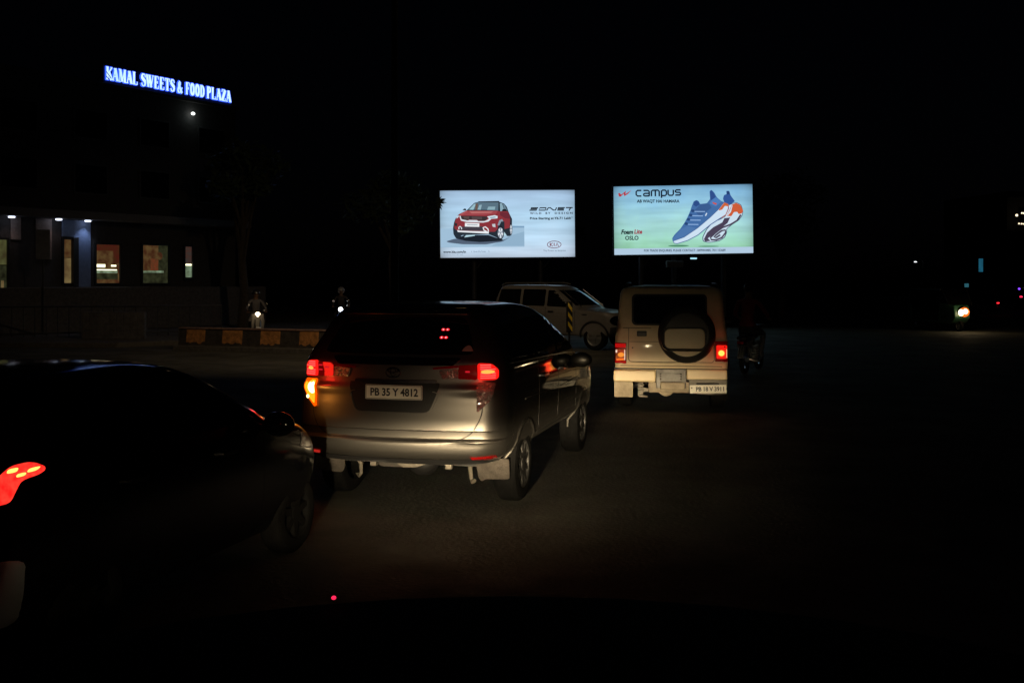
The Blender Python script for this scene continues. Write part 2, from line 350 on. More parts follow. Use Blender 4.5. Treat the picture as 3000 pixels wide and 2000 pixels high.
def minivan():
    t = thing('minivan', 'grey minivan with its left orange indicator lit, seen from behind in the middle', 'minivan', (-1.04, 8.66, 0), R(-15)); t.scale = (1.05, 1, 1)
    paint = mat('grey_van_paint', (.21, .20, .185), .40, .95, coat=.6, edge=.1, bump=.01, bscale=500)
    sh = Shell([(.46, .80, .12, 4.5, .2, .4, .13), (.50, .86, .05, 4.6, .2, .45, .13), (.56, .895, .012, 4.68, .2, .48, .13), (.63, .905, .0, 4.70, .17, .5, .13), (.655, .905, .02, 4.7, .2, .5, .08),
                (.67, .905, .05, 4.7, .17, .5, .13), (.73, .91, .045, 4.7, .17, .5, .13), (.74, .91, .035, 4.7, .17, .5, .13), (.88, .915, .06, 4.66, .17, .5, .13), (1.0, .915, .075, 4.5, .17, .5, .13), (1.08, .91, .085, 4.25, .2, .5, .08),
                (1.13, .905, .09, 3.85, .2, .4, .13), (1.20, .90, .10, 3.55, .2, .3, .13), (1.30, .885, .12, 3.4, .2, .25, .09), (1.36, .865, .15, 3.25, .19, .25, .10), (1.50, .80, .24, 2.95, .18, .22, .10), (1.70, .715, .40, 2.4, .16, .2, .10),
                (1.755, .65, .50, 2.15, .16, .2, .1), (1.785, .52, .72, 1.95, .16, .2, .1), (1.80, .30, 1.05, 1.7, .14, .15, .08)])
    body = obj('body', sh.mesh(), paint, t, 28); cut(body, arches(.915, (.95, 3.72), .34, .39))
    F = sh.R_
    def pt(name, poly, m, out=.006, th=.03, parent=t, fn=F, rd=0, step=.06):
        bm = BM(); patch_bm(bm, rounded(poly, rd) if rd else poly, fn, out, th, step); return obj(name, bm, m, parent, 28)
    pt('rear_window', [(-.66, 1.37), (.66, 1.37), (.60, 1.52), (.53, 1.68), (-.53, 1.68), (-.60, 1.52)], GLASS, rd=.06)
    pt('tailgate_panel', [(-.50, 1.28), (.50, 1.28), (.56, 1.345), (-.56, 1.345)], GLASS, rd=.02, out=.012)
    # roof spoiler
    bm = BM(); prism(bm, [(.30, 1.715), (.33, 1.745), (.6, 1.765), (.6, 1.71)], lambda y, z, h: Vector((h, y+.08*abs(h), z-.03*h*h)), -.56, .56); obj('spoiler', bm, paint, t, bevel=.01)
    # number plate recess with dark back and thin lit lip
    rc = rounded([(-.385, 1.135), (.395, 1.135), (.39, 1.09), (.315, .885), (-.315, .885), (-.385, 1.09)], .05)
    pt('plate_recess', rc, mat('recess_black', (.005, .005, .006), .45), out=.004)
    bm = BM(); lip = rounded([(-.39, 1.06), (-.32, .878), (.32, .878), (.40, 1.06)], .06, 6)
    lip = [p for p in lip if p[1] < 1.06]
    seam_bm(bm, lip, .007, F, .011, .01); obj('recess_lip', bm, paint, t)
    bm = BM(); patch_bm(bm, rrect(-.33, .37, 1.133, 1.158, .01), F, .03, .035); obj('chrome_strip', bm, mat('dark_chrome', (.3, .3, .3), .25, 1), t)
    plate(t, -.012+.03, 1.052, .49, .123, 'PB 35 Y 4812', sh.rear(0, 1.05)-.02)
    # emblem: three interlaced ovals in a ring
    bm = BM()
    for cx, cz, a, b, k in ((0, 0, .062, .042, 28), (0, .006, .022, .036, 22), (0, .018, .046, .018, 24)):
        p_ = [Vector((cx+a*math.cos(2*math.pi*i/k), sh.rear(0, 1.22)-.012, 1.215+cz+b*math.sin(2*math.pi*i/k))) for i in range(k+1)]
        tube(bm, p_, .005, 6, False)
    obj('emblem', bm, CHROME, t)
    # seams of the tailgate
    bm = BM(); gate = rounded([(-.745, 1.12), (-.735, .86), (-.665, .72), (-.56, .655), (.56, .655), (.67, .72), (.74, .86), (.75, 1.12)], .09, 5)
    gate = gate[2:-3]
    seam_bm(bm, gate, .009, F, .0015, .006); obj('tailgate_seam', bm, BLACK, t)
    bm = BM(); patch_bm(bm, strip_poly([(-.80, .475), (-.4, .468), (.4, .468), (.80, .475)], .05), F, .02, .05); obj('bumper_trim', bm, BLACK, t)
    # lamps
    red = emis('brake_red', (1, .012, .008), 1.15); hot = emis('brake_hot', (1, .35, .06), 1.6); band = emis('brake_band', (1, .16, .14), 1.25)
    amb = emis('indicator_amber', (1, .30, .01), 1.9); ambh = emis('indicator_hot', (1, .85, .4), 3.2); ambr = emis('indicator_edge', (1, .10, .0), 1.2)
    for s_ in (-1, 1):
        up = rounded([(s_*.70, 1.305), (s_*.80, 1.298), (s_*.845, 1.25), (s_*.845, 1.18), (s_*.83, 1.163), (s_*.70, 1.165)], .02)
        l1 = pt('tail_light', up, red, .022, .04)
        bm = BM()
        for k in range(7):
            if k in (3,): continue
            zz = 1.178+.018*k; x1 = .83 if k < 5 else .80
            patch_bm(bm, [(s_*.722, zz), (s_*x1, zz), (s_*x1, zz+.006), (s_*.722, zz+.006)], F, .025, .006)
        obj('lens_band', bm, band, l1)
        bm = BM(); patch_bm(bm, ell(s_*.775, 1.232, .03 if s_ < 0 else .05, .016, 12), F, .026, .006); obj('bulb_glow', bm, hot, l1)
        low = rounded([(s_*.70, 1.145), (s_*.835, 1.14), (s_*.83, 1.05), (s_*.80, .99), (s_*.715, .90), (s_*.70, .905)], .02)
        if s_ < 0:
            l2 = pt('indicator', low, ambr, .02, .04)
            bm = BM(); patch_bm(bm, rounded([(-.71, 1.135), (-.825, 1.13), (-.815, 1.05), (-.79, .995), (-.715, .925)], .015), F, .024, .006); obj('lens_band', bm, amb, l2)
            bm = BM(); patch_bm(bm, rounded([(-.712, 1.12), (-.775, 1.115), (-.775, 1.03), (-.715, 1.0)], .03), F, .027, .006); patch_bm(bm, ell(-.785, .985, .016, .016, 10), F, .027, .006); obj('bulb_glow', bm, ambh, l2)
            lamp_light('indicator_light_source', (-.80, -.10, 1.04), (1, .35, .05), 1.1, .05, t)
        else:
            l2 = pt('indicator', low, CLEAR, .02, .04)
        lamp_light('tail_light_source', (s_*.80, -.08, 1.235), (1, .02, .01), 1.0, .05, t)
        pt('red_garnish', rounded([(s_*.545, 1.285), (s_*.695, 1.292), (s_*.695, 1.165), (s_*.545, 1.17)], .01), REDGLASS, .014, .03)
        pt('red_garnish', rounded([(s_*.33, 1.262), (s_*.54, 1.285), (s_*.54, 1.262), (s_*.34, 1.248)], .004), REDGLASS, .014, .03)
        pt('reverse_light', rounded([(s_*.385, 1.243), (s_*.54, 1.256), (s_*.54, 1.175), (s_*.41, 1.17)], .01), CLEAR, .012, .03)
        pt('reflector', rounded([(s_*.65, .522), (s_*.84, .530), (s_*.835, .495), (s_*.67, .492)], .01), emis('reflector_glow', (.75, .03, .02), .55) if s_ < 0 else REDGLASS, .012, .03)  # left reflector given its own glow, imitating returned headlight
    for (a, b) in ((.60, 1.225), (-.69, 1.255), (-.69, 1.215), (-.63, 1.238)):  # glints on the red garnish, painted as small glowing patches
        bm = BM(); patch_bm(bm, rrect(a, a+.037, b, b+.013, .004), F, .017, .006); obj('garnish_glint', bm, emis('dim_red', (.6, .01, .02), 1), t)
    # glowing red dots laid over the rear glass
    for zz in (1.578, 1.512):
        for xx in (.362, .398):
            bm = BM(); patch_bm(bm, ell(xx, zz, .016, .011, 12), F, .010, .003); cl_ = obj('red_dot', bm, emis('dot_red', (1, .01, .02), 1.3), t)
            bm = BM(); patch_bm(bm, ell(xx, zz, .006, .005, 8), F, .012, .002); obj('bulb_glow', bm, emis('dot_core', (1, .6, .6), 1.5), cl_)
    pt('pale_reflection', rounded([(.55, 1.40), (.645, 1.40), (.625, 1.435), (.60, 1.452), (.57, 1.435)], .01), mat('pale_reflection', (.3, .26, .25), .8), .009, .004)  # pale reflection in the glass, painted as a flat patch
    # side glass, doors, handles, arch lips, mirrors
    for s_, fn in ((1, sh.SR), (-1, sh.SL)):
        bm = BM()
        for poly in ([(.52, 1.33), (1.42, 1.30), (1.42, 1.63), (.75, 1.60)], [(1.48, 1.30), (2.28, 1.27), (2.24, 1.65), (1.48, 1.64)], [(2.34, 1.27), (3.12, 1.22), (2.95, 1.36), (2.5, 1.60), (2.30, 1.65)]):
            patch_bm(bm, rounded(poly, .05), fn, .006, .02)
        obj('side_window', bm, GLASS, t)
        bm = BM()
        for y in (1.45, 2.31): seam_bm(bm, [(y, 1.28), (y, .55)], .008, fn)
        seam_bm(bm, [(3.2, 1.15), (3.25, .6)], .008, fn); seam_bm(bm, [(1.45, .55), (3.25, .55)], .008, fn); obj('door_seam', bm, BLACK, t)
        bm = BM(); patch_bm(bm, strip_poly([(.5, 1.285), (1.5, 1.262), (2.6, 1.235), (3.2, 1.20)], .014), fn, .012, .02); obj('window_chrome', bm, CHROME, t)
        for y in (1.55, 2.42):
            bm = BM(); patch_bm(bm, rrect(y, y+.2, 1.07, 1.10, .012), fn, .035, .012); patch_bm(bm, rrect(y, y+.03, 1.07, 1.10, .008), fn, .035, .045); patch_bm(bm, rrect(y+.17, y+.2, 1.07, 1.10, .008), fn, .035, .045); obj('door_handle', bm, CHROME, t)
        for yc in (.95, 3.72):
            bm = BM(); arc = [(yc+.40*math.cos(R(a)), .34+.40*math.sin(R(a))) for a in range(0, 181, 12)]
            tube(bm, [fn(a, b, .0) for a, b in arc], .014, 8); obj('wheel_arch_trim', bm, paint, t)
            wheel(t, s_*.79, yc, .335, .205, 10, mat('dark_alloy', (.05, .05, .05), .5, .5), outward=s_)
        mirrorpart(t, s_*.88, 3.0, 1.13, s_, paint)
        pt('headlight', [(3.98, .86), (4.35, .82), (4.42, .93), (4.1, .99), (3.9, .96)], CLEAR, .006, .02, fn=fn, rd=.02)
        tb = BM(); patch_bm(tb, strip_poly([(.9, .93), (2.4, .90), (3.4, .92)], .01), fn, .006, .01); obj('side_crease', tb, paint, t)
    pt('windscreen', [(-.76, 1.22), (.76, 1.22), (.58, 1.66), (-.58, 1.66)], GLASS, fn=sh.F_)
    pt('grille', [(-.45, .62), (.45, .62), (.5, .9), (-.5, .9)], BLACK, fn=sh.F_)
    # underbody
    bm = BM(); box(bm, -.62, .62, .55, 4.1, .36, .48); obj('floor_pan', bm, BLACK, t)
    bm = BM(); prism(bm, [(-.60, .46), (.55, .46), (.50, .40), (.16, .37), (.02, .315), (-.10, .305), (-.18, .35), (-.30, .385), (-.55, .40)], lambda a, b, h: Vector((a, h, b)), .62, .66)
    obj('heat_shield', bm, STEEL, t, bevel=.004)
    bm = BM(); tube(bm, [(-.70, .95, .33), (.70, .95, .33)], .045); sphere(bm, (-.03, .95, .32), (.15, .14, .14)); obj('rear_axle', bm, BLACK, t)
    for s_ in (-1, 1):
        bm = BM(); tube(bm, [(s_*.50, .55, .47), (s_*.52, .57, .40), (s_*.50, .62, .33), (s_*.505, .64, .235), (s_*.53, .62, .215)], [.03, .018, .02, .016, .028]); obj('tow_hook', bm, STEEL, t)
        bm = BM(); pz = [(s_*.60, .47), (s_*.88, .47), (s_*.885, .27), (s_*.64, .255), (s_*.61, .30)] if s_ < 0 else [(s_*.58, .45), (s_*.87, .45), (s_*.87, .27), (s_*.66, .26), (s_*.63, .235), (s_*.60, .27)]
        prism(bm, rounded(pz, .02), lambda a, b, h: Vector((a, h+.12*(.47-b), b)), .50, .512); obj('mud_flap', bm, DIRT, t)
        bm = BM(); box(bm, s_*.34-.03, s_*.34+.03, .5, .56, .33, .40); obj('bracket', bm, STEEL, t, bevel=.01)
    bm = BM(); prism(bm, rrect(-.37, .02, .30, .42, .05), lambda a, b, h: Vector((a, h, b)), .68, 1.0); obj('silencer', bm, mat('silencer_steel', (.06, .055, .05), .6, .3, bump=.3), t)
    return t
minivan()

# ================================================================== CREAM OFF-ROADER
def offroader():
    t = thing('offroader', 'cream boxy off-roader with a spare wheel on its back door', 'off-roader', (2.42, 15.6, 0), R(-9))
    paint = mat('cream_paint', (.78, .63, .39), .45, 0, coat=.06, bump=.02, bscale=8, var=.05, vscale=3)
    sh = Shell([(.62, .80, .03, 4.0, .05, .3, .01), (.66, .85, .01, 4.05, .06, .3, .01), (.745, .855, .0, 4.05, .07, .3, .01), (.755, .857, .012, 4.05, .07, .3, .01), (1.02, .857, .015, 4.0, .07, .3, .012), (1.10, .85, .02, 3.6, .07, .25, .012), (1.16, .845, .03, 3.0, .08, .2, .012),
                (1.27, .83, .04, 2.82, .08, .15, .012), (1.29, .825, .045, 2.8, .08, .15, .012), (1.78, .78, .10, 2.45, .09, .15, .015), (1.86, .75, .13, 2.35, .1, .15, .02), (1.905, .66, .2, 2.2, .1, .15, .02), (1.925, .45, .4, 2.0, .1, .12, .02)])
    body = obj('body', sh.mesh(), paint, t, 28); cut(body, arches(.857, (.75, 3.43), .36, .42))
    F = sh.R_
    def pt(name, poly, m, out=.006, th=.03, parent=t, fn=F, rd=0, step=.08):
        bm = BM(); patch_bm(bm, rounded(poly, rd) if rd else poly, fn, out, th, step); return obj(name, bm, m, parent, 28)
    rw = pt('rear_window', rrect(-.595, .545, 1.315, 1.795, .07), BLACK, .008)
    pt('glass', rrect(-.565, .515, 1.345, 1.765, .06), GLASS, .012, .012, rw)
    bm = BM(); seam_bm(bm, [(-.64, 1.27), (-.64, .79), (-.61, .76), (.62, .76), (.65, .79), (.65, 1.10)], .008, F, .0015, .005)
    seam_bm(bm, [(-.85, 1.275), (-.64, 1.275), (-.3, 1.275)], .008, F, .0015, .005); seam_bm(bm, [(-.64, 1.065), (.2, 1.065)], .006, F, .0015, .005); seam_bm(bm, [(-.84, .70), (.84, .70)], .009, F, .0015, .005)
    obj('door_seam', bm, mat('seam_shade', (.05, .04, .03), .8), t)
    h = pt('door_handle', rrect(-.515, -.365, 1.148, 1.23, .015), BLACK, .012, .03); bm = BM(); patch_bm(bm, rrect(-.50, -.38, 1.165, 1.195, .01), F, .028, .012); obj('lever', bm, mat('handle_grey', (.05, .05, .05), .4), h)
    bm = BM(); sphere(bm, (-.58, -.004, .972), .012); obj('lock', bm, STEEL, t)
    # spare wheel on the door
    cx, cz, Rr = .235, 1.19, .43
    M = Matrix.Translation((cx, -.02, cz)) @ Matrix.Rotation(R(90), 4, 'X')
    bm = BM(); lathe(bm, [(0, -.01), (.30, -.01), (Rr-.04, .02), (Rr, .09), (Rr, .17), (Rr-.03, .215), (Rr-.09, .235), (.33, .23), (.325, .21), (0, .20)], M, 56); sp = obj('spare_wheel', bm, mat('spare_rubber', (.028, .027, .026), .55, coat=.2), t, 40)
    g = lambda a, b, h: Vector((cx+a, -.02-h, cz+b))
    low = [(.34*math.cos(R(a)), .34*math.sin(R(a))) for a in range(-138, -41, 6)]
    bm = BM(); prism(bm, low+[(.24, -.245), (-.24, -.245)][::1], g, .20, .218); obj('wheel_disc', bm, paint, sp, bevel=.004)
    bm = BM(); prism(bm, rrect(-.345, .29, -.222, .11, .07), g, .20, .245); obj('cover_frame', bm, BLACK, sp, bevel=.005)
    bm = BM(); prism(bm, rrect(-.325, .268, -.205, .095, .085, 8), g, .22, .262); obj('cover_panel', bm, paint, sp, bevel=.012, bseg=3)
    bm = BM(); tube(bm, [g(-.375, -.10, .22), g(-.34, -.19, .235), g(-.26, -.236, .245), (g(-.16, -.24, .248))], [.004, .014, .016, .004]); obj('chrome_edge', bm, CHROME, sp)
    # lamps
    glow = emis('lamp_orange', (1, .18, .02), 1.0); core = emis('lamp_core', (1, .50, .08), 1.7); redl = emis('lamp_red_lit', (.75, .01, .008), .55)
    for s_, lit in ((-1, 1), (1, 1)):
        z0, z1 = (.735, 1.05) if s_ < 0 else (.775, 1.085)
        a0, a1 = (-.855, -.67) if s_ < 0 else (.66, .85)
        l = pt('tail_light', [(a0, z0), (a1, z0), (a1, z1), (a0, z1)], REDGLASS, .035, .06, rd=.015)
        if s_ < 0:
            bm = BM(); patch_bm(bm, rrect(a0+.015, a1-.025, z0+.04, z1-.10, .01), F, .038, .006); obj('clear_section', bm, mat('orange_lens', (.75, .28, .12), .15, .2, coat=1, bump=.9, bscale=50, var=.5, vscale=25), l)
            bm = BM(); patch_bm(bm, rrect(a0+.01, a1-.012, z1-.075, z1-.012, .01), F, .039, .006); patch_bm(bm, rrect(a0+.01, a1-.012, z0+.01, z0+.035, .01), F, .039, .006); obj('lens_band', bm, redl, l)
            bm = BM(); patch_bm(bm, ell(-.755, .865, .05, .035, 14), F, .041, .006); obj('bulb_glow', bm, emis('orange_bulb', (1, .32, .04), .95), l)
            bm = BM(); patch_bm(bm, rrect(a0+.03, a1-.04, z0+.045, z0+.075, .008), F, .041, .006); obj('lower_band', bm, glow, l)
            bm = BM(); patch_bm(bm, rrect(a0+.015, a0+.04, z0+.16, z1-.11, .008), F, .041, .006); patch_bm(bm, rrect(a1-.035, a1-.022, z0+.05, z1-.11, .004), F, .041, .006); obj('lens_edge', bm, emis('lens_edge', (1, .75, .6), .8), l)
        else:
            bm = BM(); patch_bm(bm, rrect(a0+.02, a1-.01, z0+.045, z1-.06, .02), F, .038, .006); obj('lens_band', bm, emis('lamp_red_lit2', (1, .015, .008), .9), l)
            bm = BM(); patch_bm(bm, ell(.755, .905, .058, .055, 18), F, .041, .006); obj('halo', bm, emis('lamp_halo', (1, .06, .01), 1.2), l)
            bm = BM(); patch_bm(bm, ell(.755, .905, .045, .043, 18), F, .044, .006); obj('bulb_glow', bm, core, l)
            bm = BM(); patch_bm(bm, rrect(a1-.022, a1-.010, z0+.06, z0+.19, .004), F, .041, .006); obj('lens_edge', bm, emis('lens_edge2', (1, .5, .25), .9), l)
        lamp_light('tail_light_source', (s_*.76, -.16, .90), (1, .04, .01), .22 if s_ < 0 else .5, .05, t)
    # bumper, step, crossmember, plate, flaps
    bm = BM(); prism(bm, rrect(-.87, -.225, .458, .640, .035), lambda a, b, h: Vector((a, -h, b)), -.1, .085); obj('bumper', bm, paint, t, bevel=.03, bseg=4)
    bm = BM(); box(bm, .235, .84, -.03, .1, .50, .655); obj('bumper', bm, paint, t, bevel=.02)
    bm = BM(); box(bm, -.86, .84, -.01, .1, .645, .665); obj('sill', bm, BLACK, t)
    pan = mat('cream_dirty', (.42, .35, .25), .7, 0, bump=.4, bscale=20, var=.3, vscale=6)
    bm = BM(); box(bm, -.22, .225, -.09, .05, .37, .66); box(bm, -.165, .165, -.13, -.092, .49, .60); st = obj('step_bracket', bm, mat('galvanised', (.16, .155, .145), .5, .3, bump=.3, bscale=25, var=.3), t, bevel=.006)
    bm = BM(); box(bm, -.16, .21, -.20, -.10, .36, .47); obj('step_tread', bm, pan, st, bevel=.02)
    bm = BM()
    for a in (-.15, .15):
        for b in (.515, .555, .595): sphere(bm, (a, -.137, b), .011, n=8)
    obj('rivets', bm, CHROME, st)
    bm = BM(); box(bm, -.34, .28, .02, .12, .29, .46); obj('crossmember', bm, pan, t, bevel=.02)
    bm = BM(); box(bm, .27, .84, .0, .05, .385, .50); obj('plate_holder', bm, mat('holder', (.2, .18, .15), .6, var=.2), t, bevel=.01)
    bm = BM(); box(bm, .38, .72, -.05, .0, .425, .455); obj('plate_lamp', bm, BLACK, t, bevel=.01)
    plate(t, .555, .365, .545, .125, 'PB 18 V 3911', -.055, R(-1.5), True)
    bm = BM(); tube(bm, [(.40, 0, .292), (.62, -.02, .285), (.83, 0, .30)], .012); obj('pipe', bm, STEEL, t)
    for s_ in (-1, 1):
        bm = BM(); prism(bm, rrect(-.86, -.575, .215, .448, .015) if s_ < 0 else rrect(.60, .84, .20, .29, .01), lambda a, b, h: Vector((a, h, b)), .02, .032); obj('mud_flap', bm, pan if s_ < 0 else RUBBER, t)
        wheel(t, s_*.72, .75, .355, .215, 8, outward=s_); wheel(t, s_*.72, 3.43, .355, .215, 8, outward=s_)
        for y in (.75, 3.43):
            bm = BM(); arc = [(y+.43*math.cos(R(a)), .36+.43*math.sin(R(a))) for a in range(20, 161, 10)]; fn = sh.SR if s_ > 0 else sh.SL
            tube(bm, [fn(a, b, .02) for a, b in arc], .03, 8); obj('wheel_arch_trim', bm, BLACK, t)
        bm = BM()
        for poly in ([(.2, 1.33), (.95, 1.33), (.95, 1.72), (.25, 1.72)], [(1.05, 1.33), (1.75, 1.33), (1.75, 1.72), (1.05, 1.72)], [(1.82, 1.33), (2.6, 1.33), (2.38, 1.72), (1.82, 1.72)]): patch_bm(bm, rounded(poly, .04), fn, .006, .02)
        obj('side_window', bm, GLASS, t)
        mirrorpart(t, s_*.84, 2.6, 1.28, s_, BLACK)
    bm = BM()
    for z in (.415, .37, .325): tube(bm, [(-.50, .0, z), (-.40, -.01, z-.01)], .014)
    box(bm, -.50, -.42, 0, .03, .235, .44); box(bm, -.42, -.34, .02, .05, .30, .36); tube(bm, [(-.48, -.01, .24), (-.35, -.01, .235)], .02); obj('spring_hanger', bm, STEEL, t, bevel=.004)
    bm = BM(); tube(bm, [(-.62, .75, .33), (.62, .75, .33)], .05); sphere(bm, (-.08, .72, .33), (.17, .15, .13)); obj('rear_axle', bm, BLACK, t)
    bm = BM(); prism(bm, [(-.19, .295), (.04, .295), (-.01, .25), (-.075, .232), (-.13, .245)], lambda a, b, h: Vector((a, h, b)), .04, .25); obj('differential_guard', bm, pan, t, bevel=.01)
    bm = BM(); box(bm, -.5, .5, .3, 3.9, .45, .64); obj('chassis', bm, BLACK, t)
    bm = BM(); patch_bm(bm, [(-.72, 1.3), (.72, 1.3), (.66, 1.74), (-.66, 1.74)], sh.F_, .006, .02); obj('windscreen', bm, GLASS, t)
    for s_ in (-1, 1):
        bm = BM(); tube(bm, [(s_*.74, .2, 1.90), (s_*.70, .3, 1.955), (s_*.70, 2.1, 1.955), (s_*.74, 2.2, 1.90)], .016); obj('roof_rail', bm, BLACK, t)
offroader()

# ================================================================== DARK HATCHBACK beside us
def hatchback():
    t = thing('hatchback', 'dark hatchback cut off by the left edge with its red tail light lit', 'hatchback', (-3.25, 4.9, 0), R(-16.6))
    paint = mat('dark_hatch_paint', (.003, .003, .004), .10, 0, spec=.35)
    sh = Shell([(.22, .74, .15, 3.5, .2, .4, .08), (.30, .80, .05, 3.6, .22, .45, .1), (.45, .845, .0, 3.70, .24, .5, .12), (.6, .86, .01, 3.72, .24, .5, .12), (.75, .87, .06, 3.68, .24, .5, .12), (.90, .865, .07, 3.5, .24, .5, .12), (.97, .86, .08, 3.2, .24, .45, .12), (1.02, .85, .1, 2.95, .24, .4, .12),
                (1.1, .83, .13, 2.75, .22, .3, .12), (1.3, .74, .28, 2.35, .2, .25, .12), (1.44, .66, .40, 2.0, .2, .2, .1), (1.49, .55, .55, 1.8, .2, .2, .1), (1.515, .3, .9, 1.5, .14, .15, .06)])
    body = obj('body', sh.mesh(), paint, t, 28); cut(body, arches(.87, (.78, 3.02), .30, .345))
    F = sh.R_
    def pt(name, poly, m, out=.006, th=.03, parent=t, fn=F, rd=0, step=.06):
        bm = BM(); patch_bm(bm, rounded(poly, rd) if rd else poly, fn, out, th, step); return obj(name, bm, m, parent, 28)
    pt('rear_window', [(-.6, 1.10), (.6, 1.10), (.5, 1.38), (-.5, 1.38)], GLASS, rd=.05)
    bm = BM(); prism(bm, [(.24, 1.425), (.27, 1.45), (.6, 1.48), (.6, 1.43)], lambda y, z, h: Vector((h, y+.06*abs(h), z)), -.5, .5); obj('spoiler', bm, paint, t, bevel=.01)
    red = emis('hatch_red', (1, .012, .01), 1.25, .2, 30, (1, .05, .03)); hot = emis('hatch_hot', (1, .55, .10), 2.2)
    for s_ in (-1, 1):
        pl = rounded([(s_*.70, .925), (s_*.80, .93), (s_*.808, .975), (s_*.808, 1.03), (s_*.84, 1.047), (s_*.838, 1.072), (s_*.826, 1.097), (s_*.805, 1.112), (s_*.775, 1.105), (s_*.75, 1.06), (s_*.72, .99)], .02)
        l = pt('tail_light', pl, red, .02, .05, step=.04)
        bm = BM(); [patch_bm(bm, rounded([(s_*a, z0), (s_*b, z0+.004), (s_*b, z1), (s_*a, z1-.004)], .008), F, .024, .006) for a, b, z0, z1 in ((.772, .796, 1.070, 1.094), (.800, .818, 1.048, 1.068), (.820, .834, 1.064, 1.086))]; obj('bulb_glow', bm, hot, l)
        lamp_light('tail_light_source', (s_*.80, -.06, 1.08), (1, .015, .01), .8, .05, t)
        fn = sh.SR if s_ > 0 else sh.SL
        bm = BM()
        for poly in ([(.75, 1.10), (1.5, 1.07), (1.5, 1.36), (.95, 1.33)], [(1.57, 1.07), (2.42, 1.04), (2.1, 1.28), (1.57, 1.37)]): patch_bm(bm, rounded(poly, .04), fn, .006, .02)
        obj('side_window', bm, GLASS, t)
        bm = BM()
        seam_bm(bm, [(1.53, 1.05), (1.53, .35)], .008, fn); seam_bm(bm, [(2.5, 1.0), (2.52, .35)], .008, fn); obj('door_seam', bm, mat('dark_hatch_paint', (0, 0, 0)), t)
        for y in (1.02, 1.95):
            bm = BM(); patch_bm(bm, rrect(y, y+.17, .88, .905, .01), fn, .035, .012); patch_bm(bm, rrect(y, y+.03, .88, .905, .006), fn, .035, .04); patch_bm(bm, rrect(y+.14, y+.17, .88, .905, .006), fn, .035, .04); obj('door_handle', bm, CHROME, t)
        for y in (.78, 3.02): wheel(t, s_*.755, y, .29, .17, 7, mat('unlit_rim', (.006, .006, .006), .8, spec=.1), outward=s_)  # near-black rims, the unlit side's shade put into their colour
        mirrorpart(t, s_*.85, 2.5, 1.02, s_, paint)
        pt('headlight', [(3.0, .78), (3.3, .74), (3.3, .86), (3.05, .88)], CLEAR, .006, .02, fn=fn, rd=.02)
    bm = BM(); patch_bm(bm, rrect(-.26, .26, .52, .64, .01), F, .008, .02); obj('number_plate', bm, PLATE, t)
    bm = BM(); patch_bm(bm, rounded([(-.985, .34), (.985, .34), (.99, .50), (.985, .66), (.3, .70), (-.3, .70), (-.985, .66), (-.99, .50)], .04), lambda a_, z, o_: F(a_*sh.at(z)[0], z, o_), .015, .03, .04); obj('bumper', bm, mat('hatch_bumper_lit', (.42, .44, .46), .5, .5, coat=.3), t)  # paler than the body: headlight falling on the bumper put into its colour
    bm = BM(); patch_bm(bm, [(-.7, 1.1), (.7, 1.1), (.54, 1.42), (-.54, 1.42)], sh.F_, .006, .02); obj('windscreen', bm, GLASS, t)
    bm = BM(); box(bm, -.5, .5, .3, 3.4, .18, .3); obj('floor_pan', bm, BLACK, t)
hatchback()

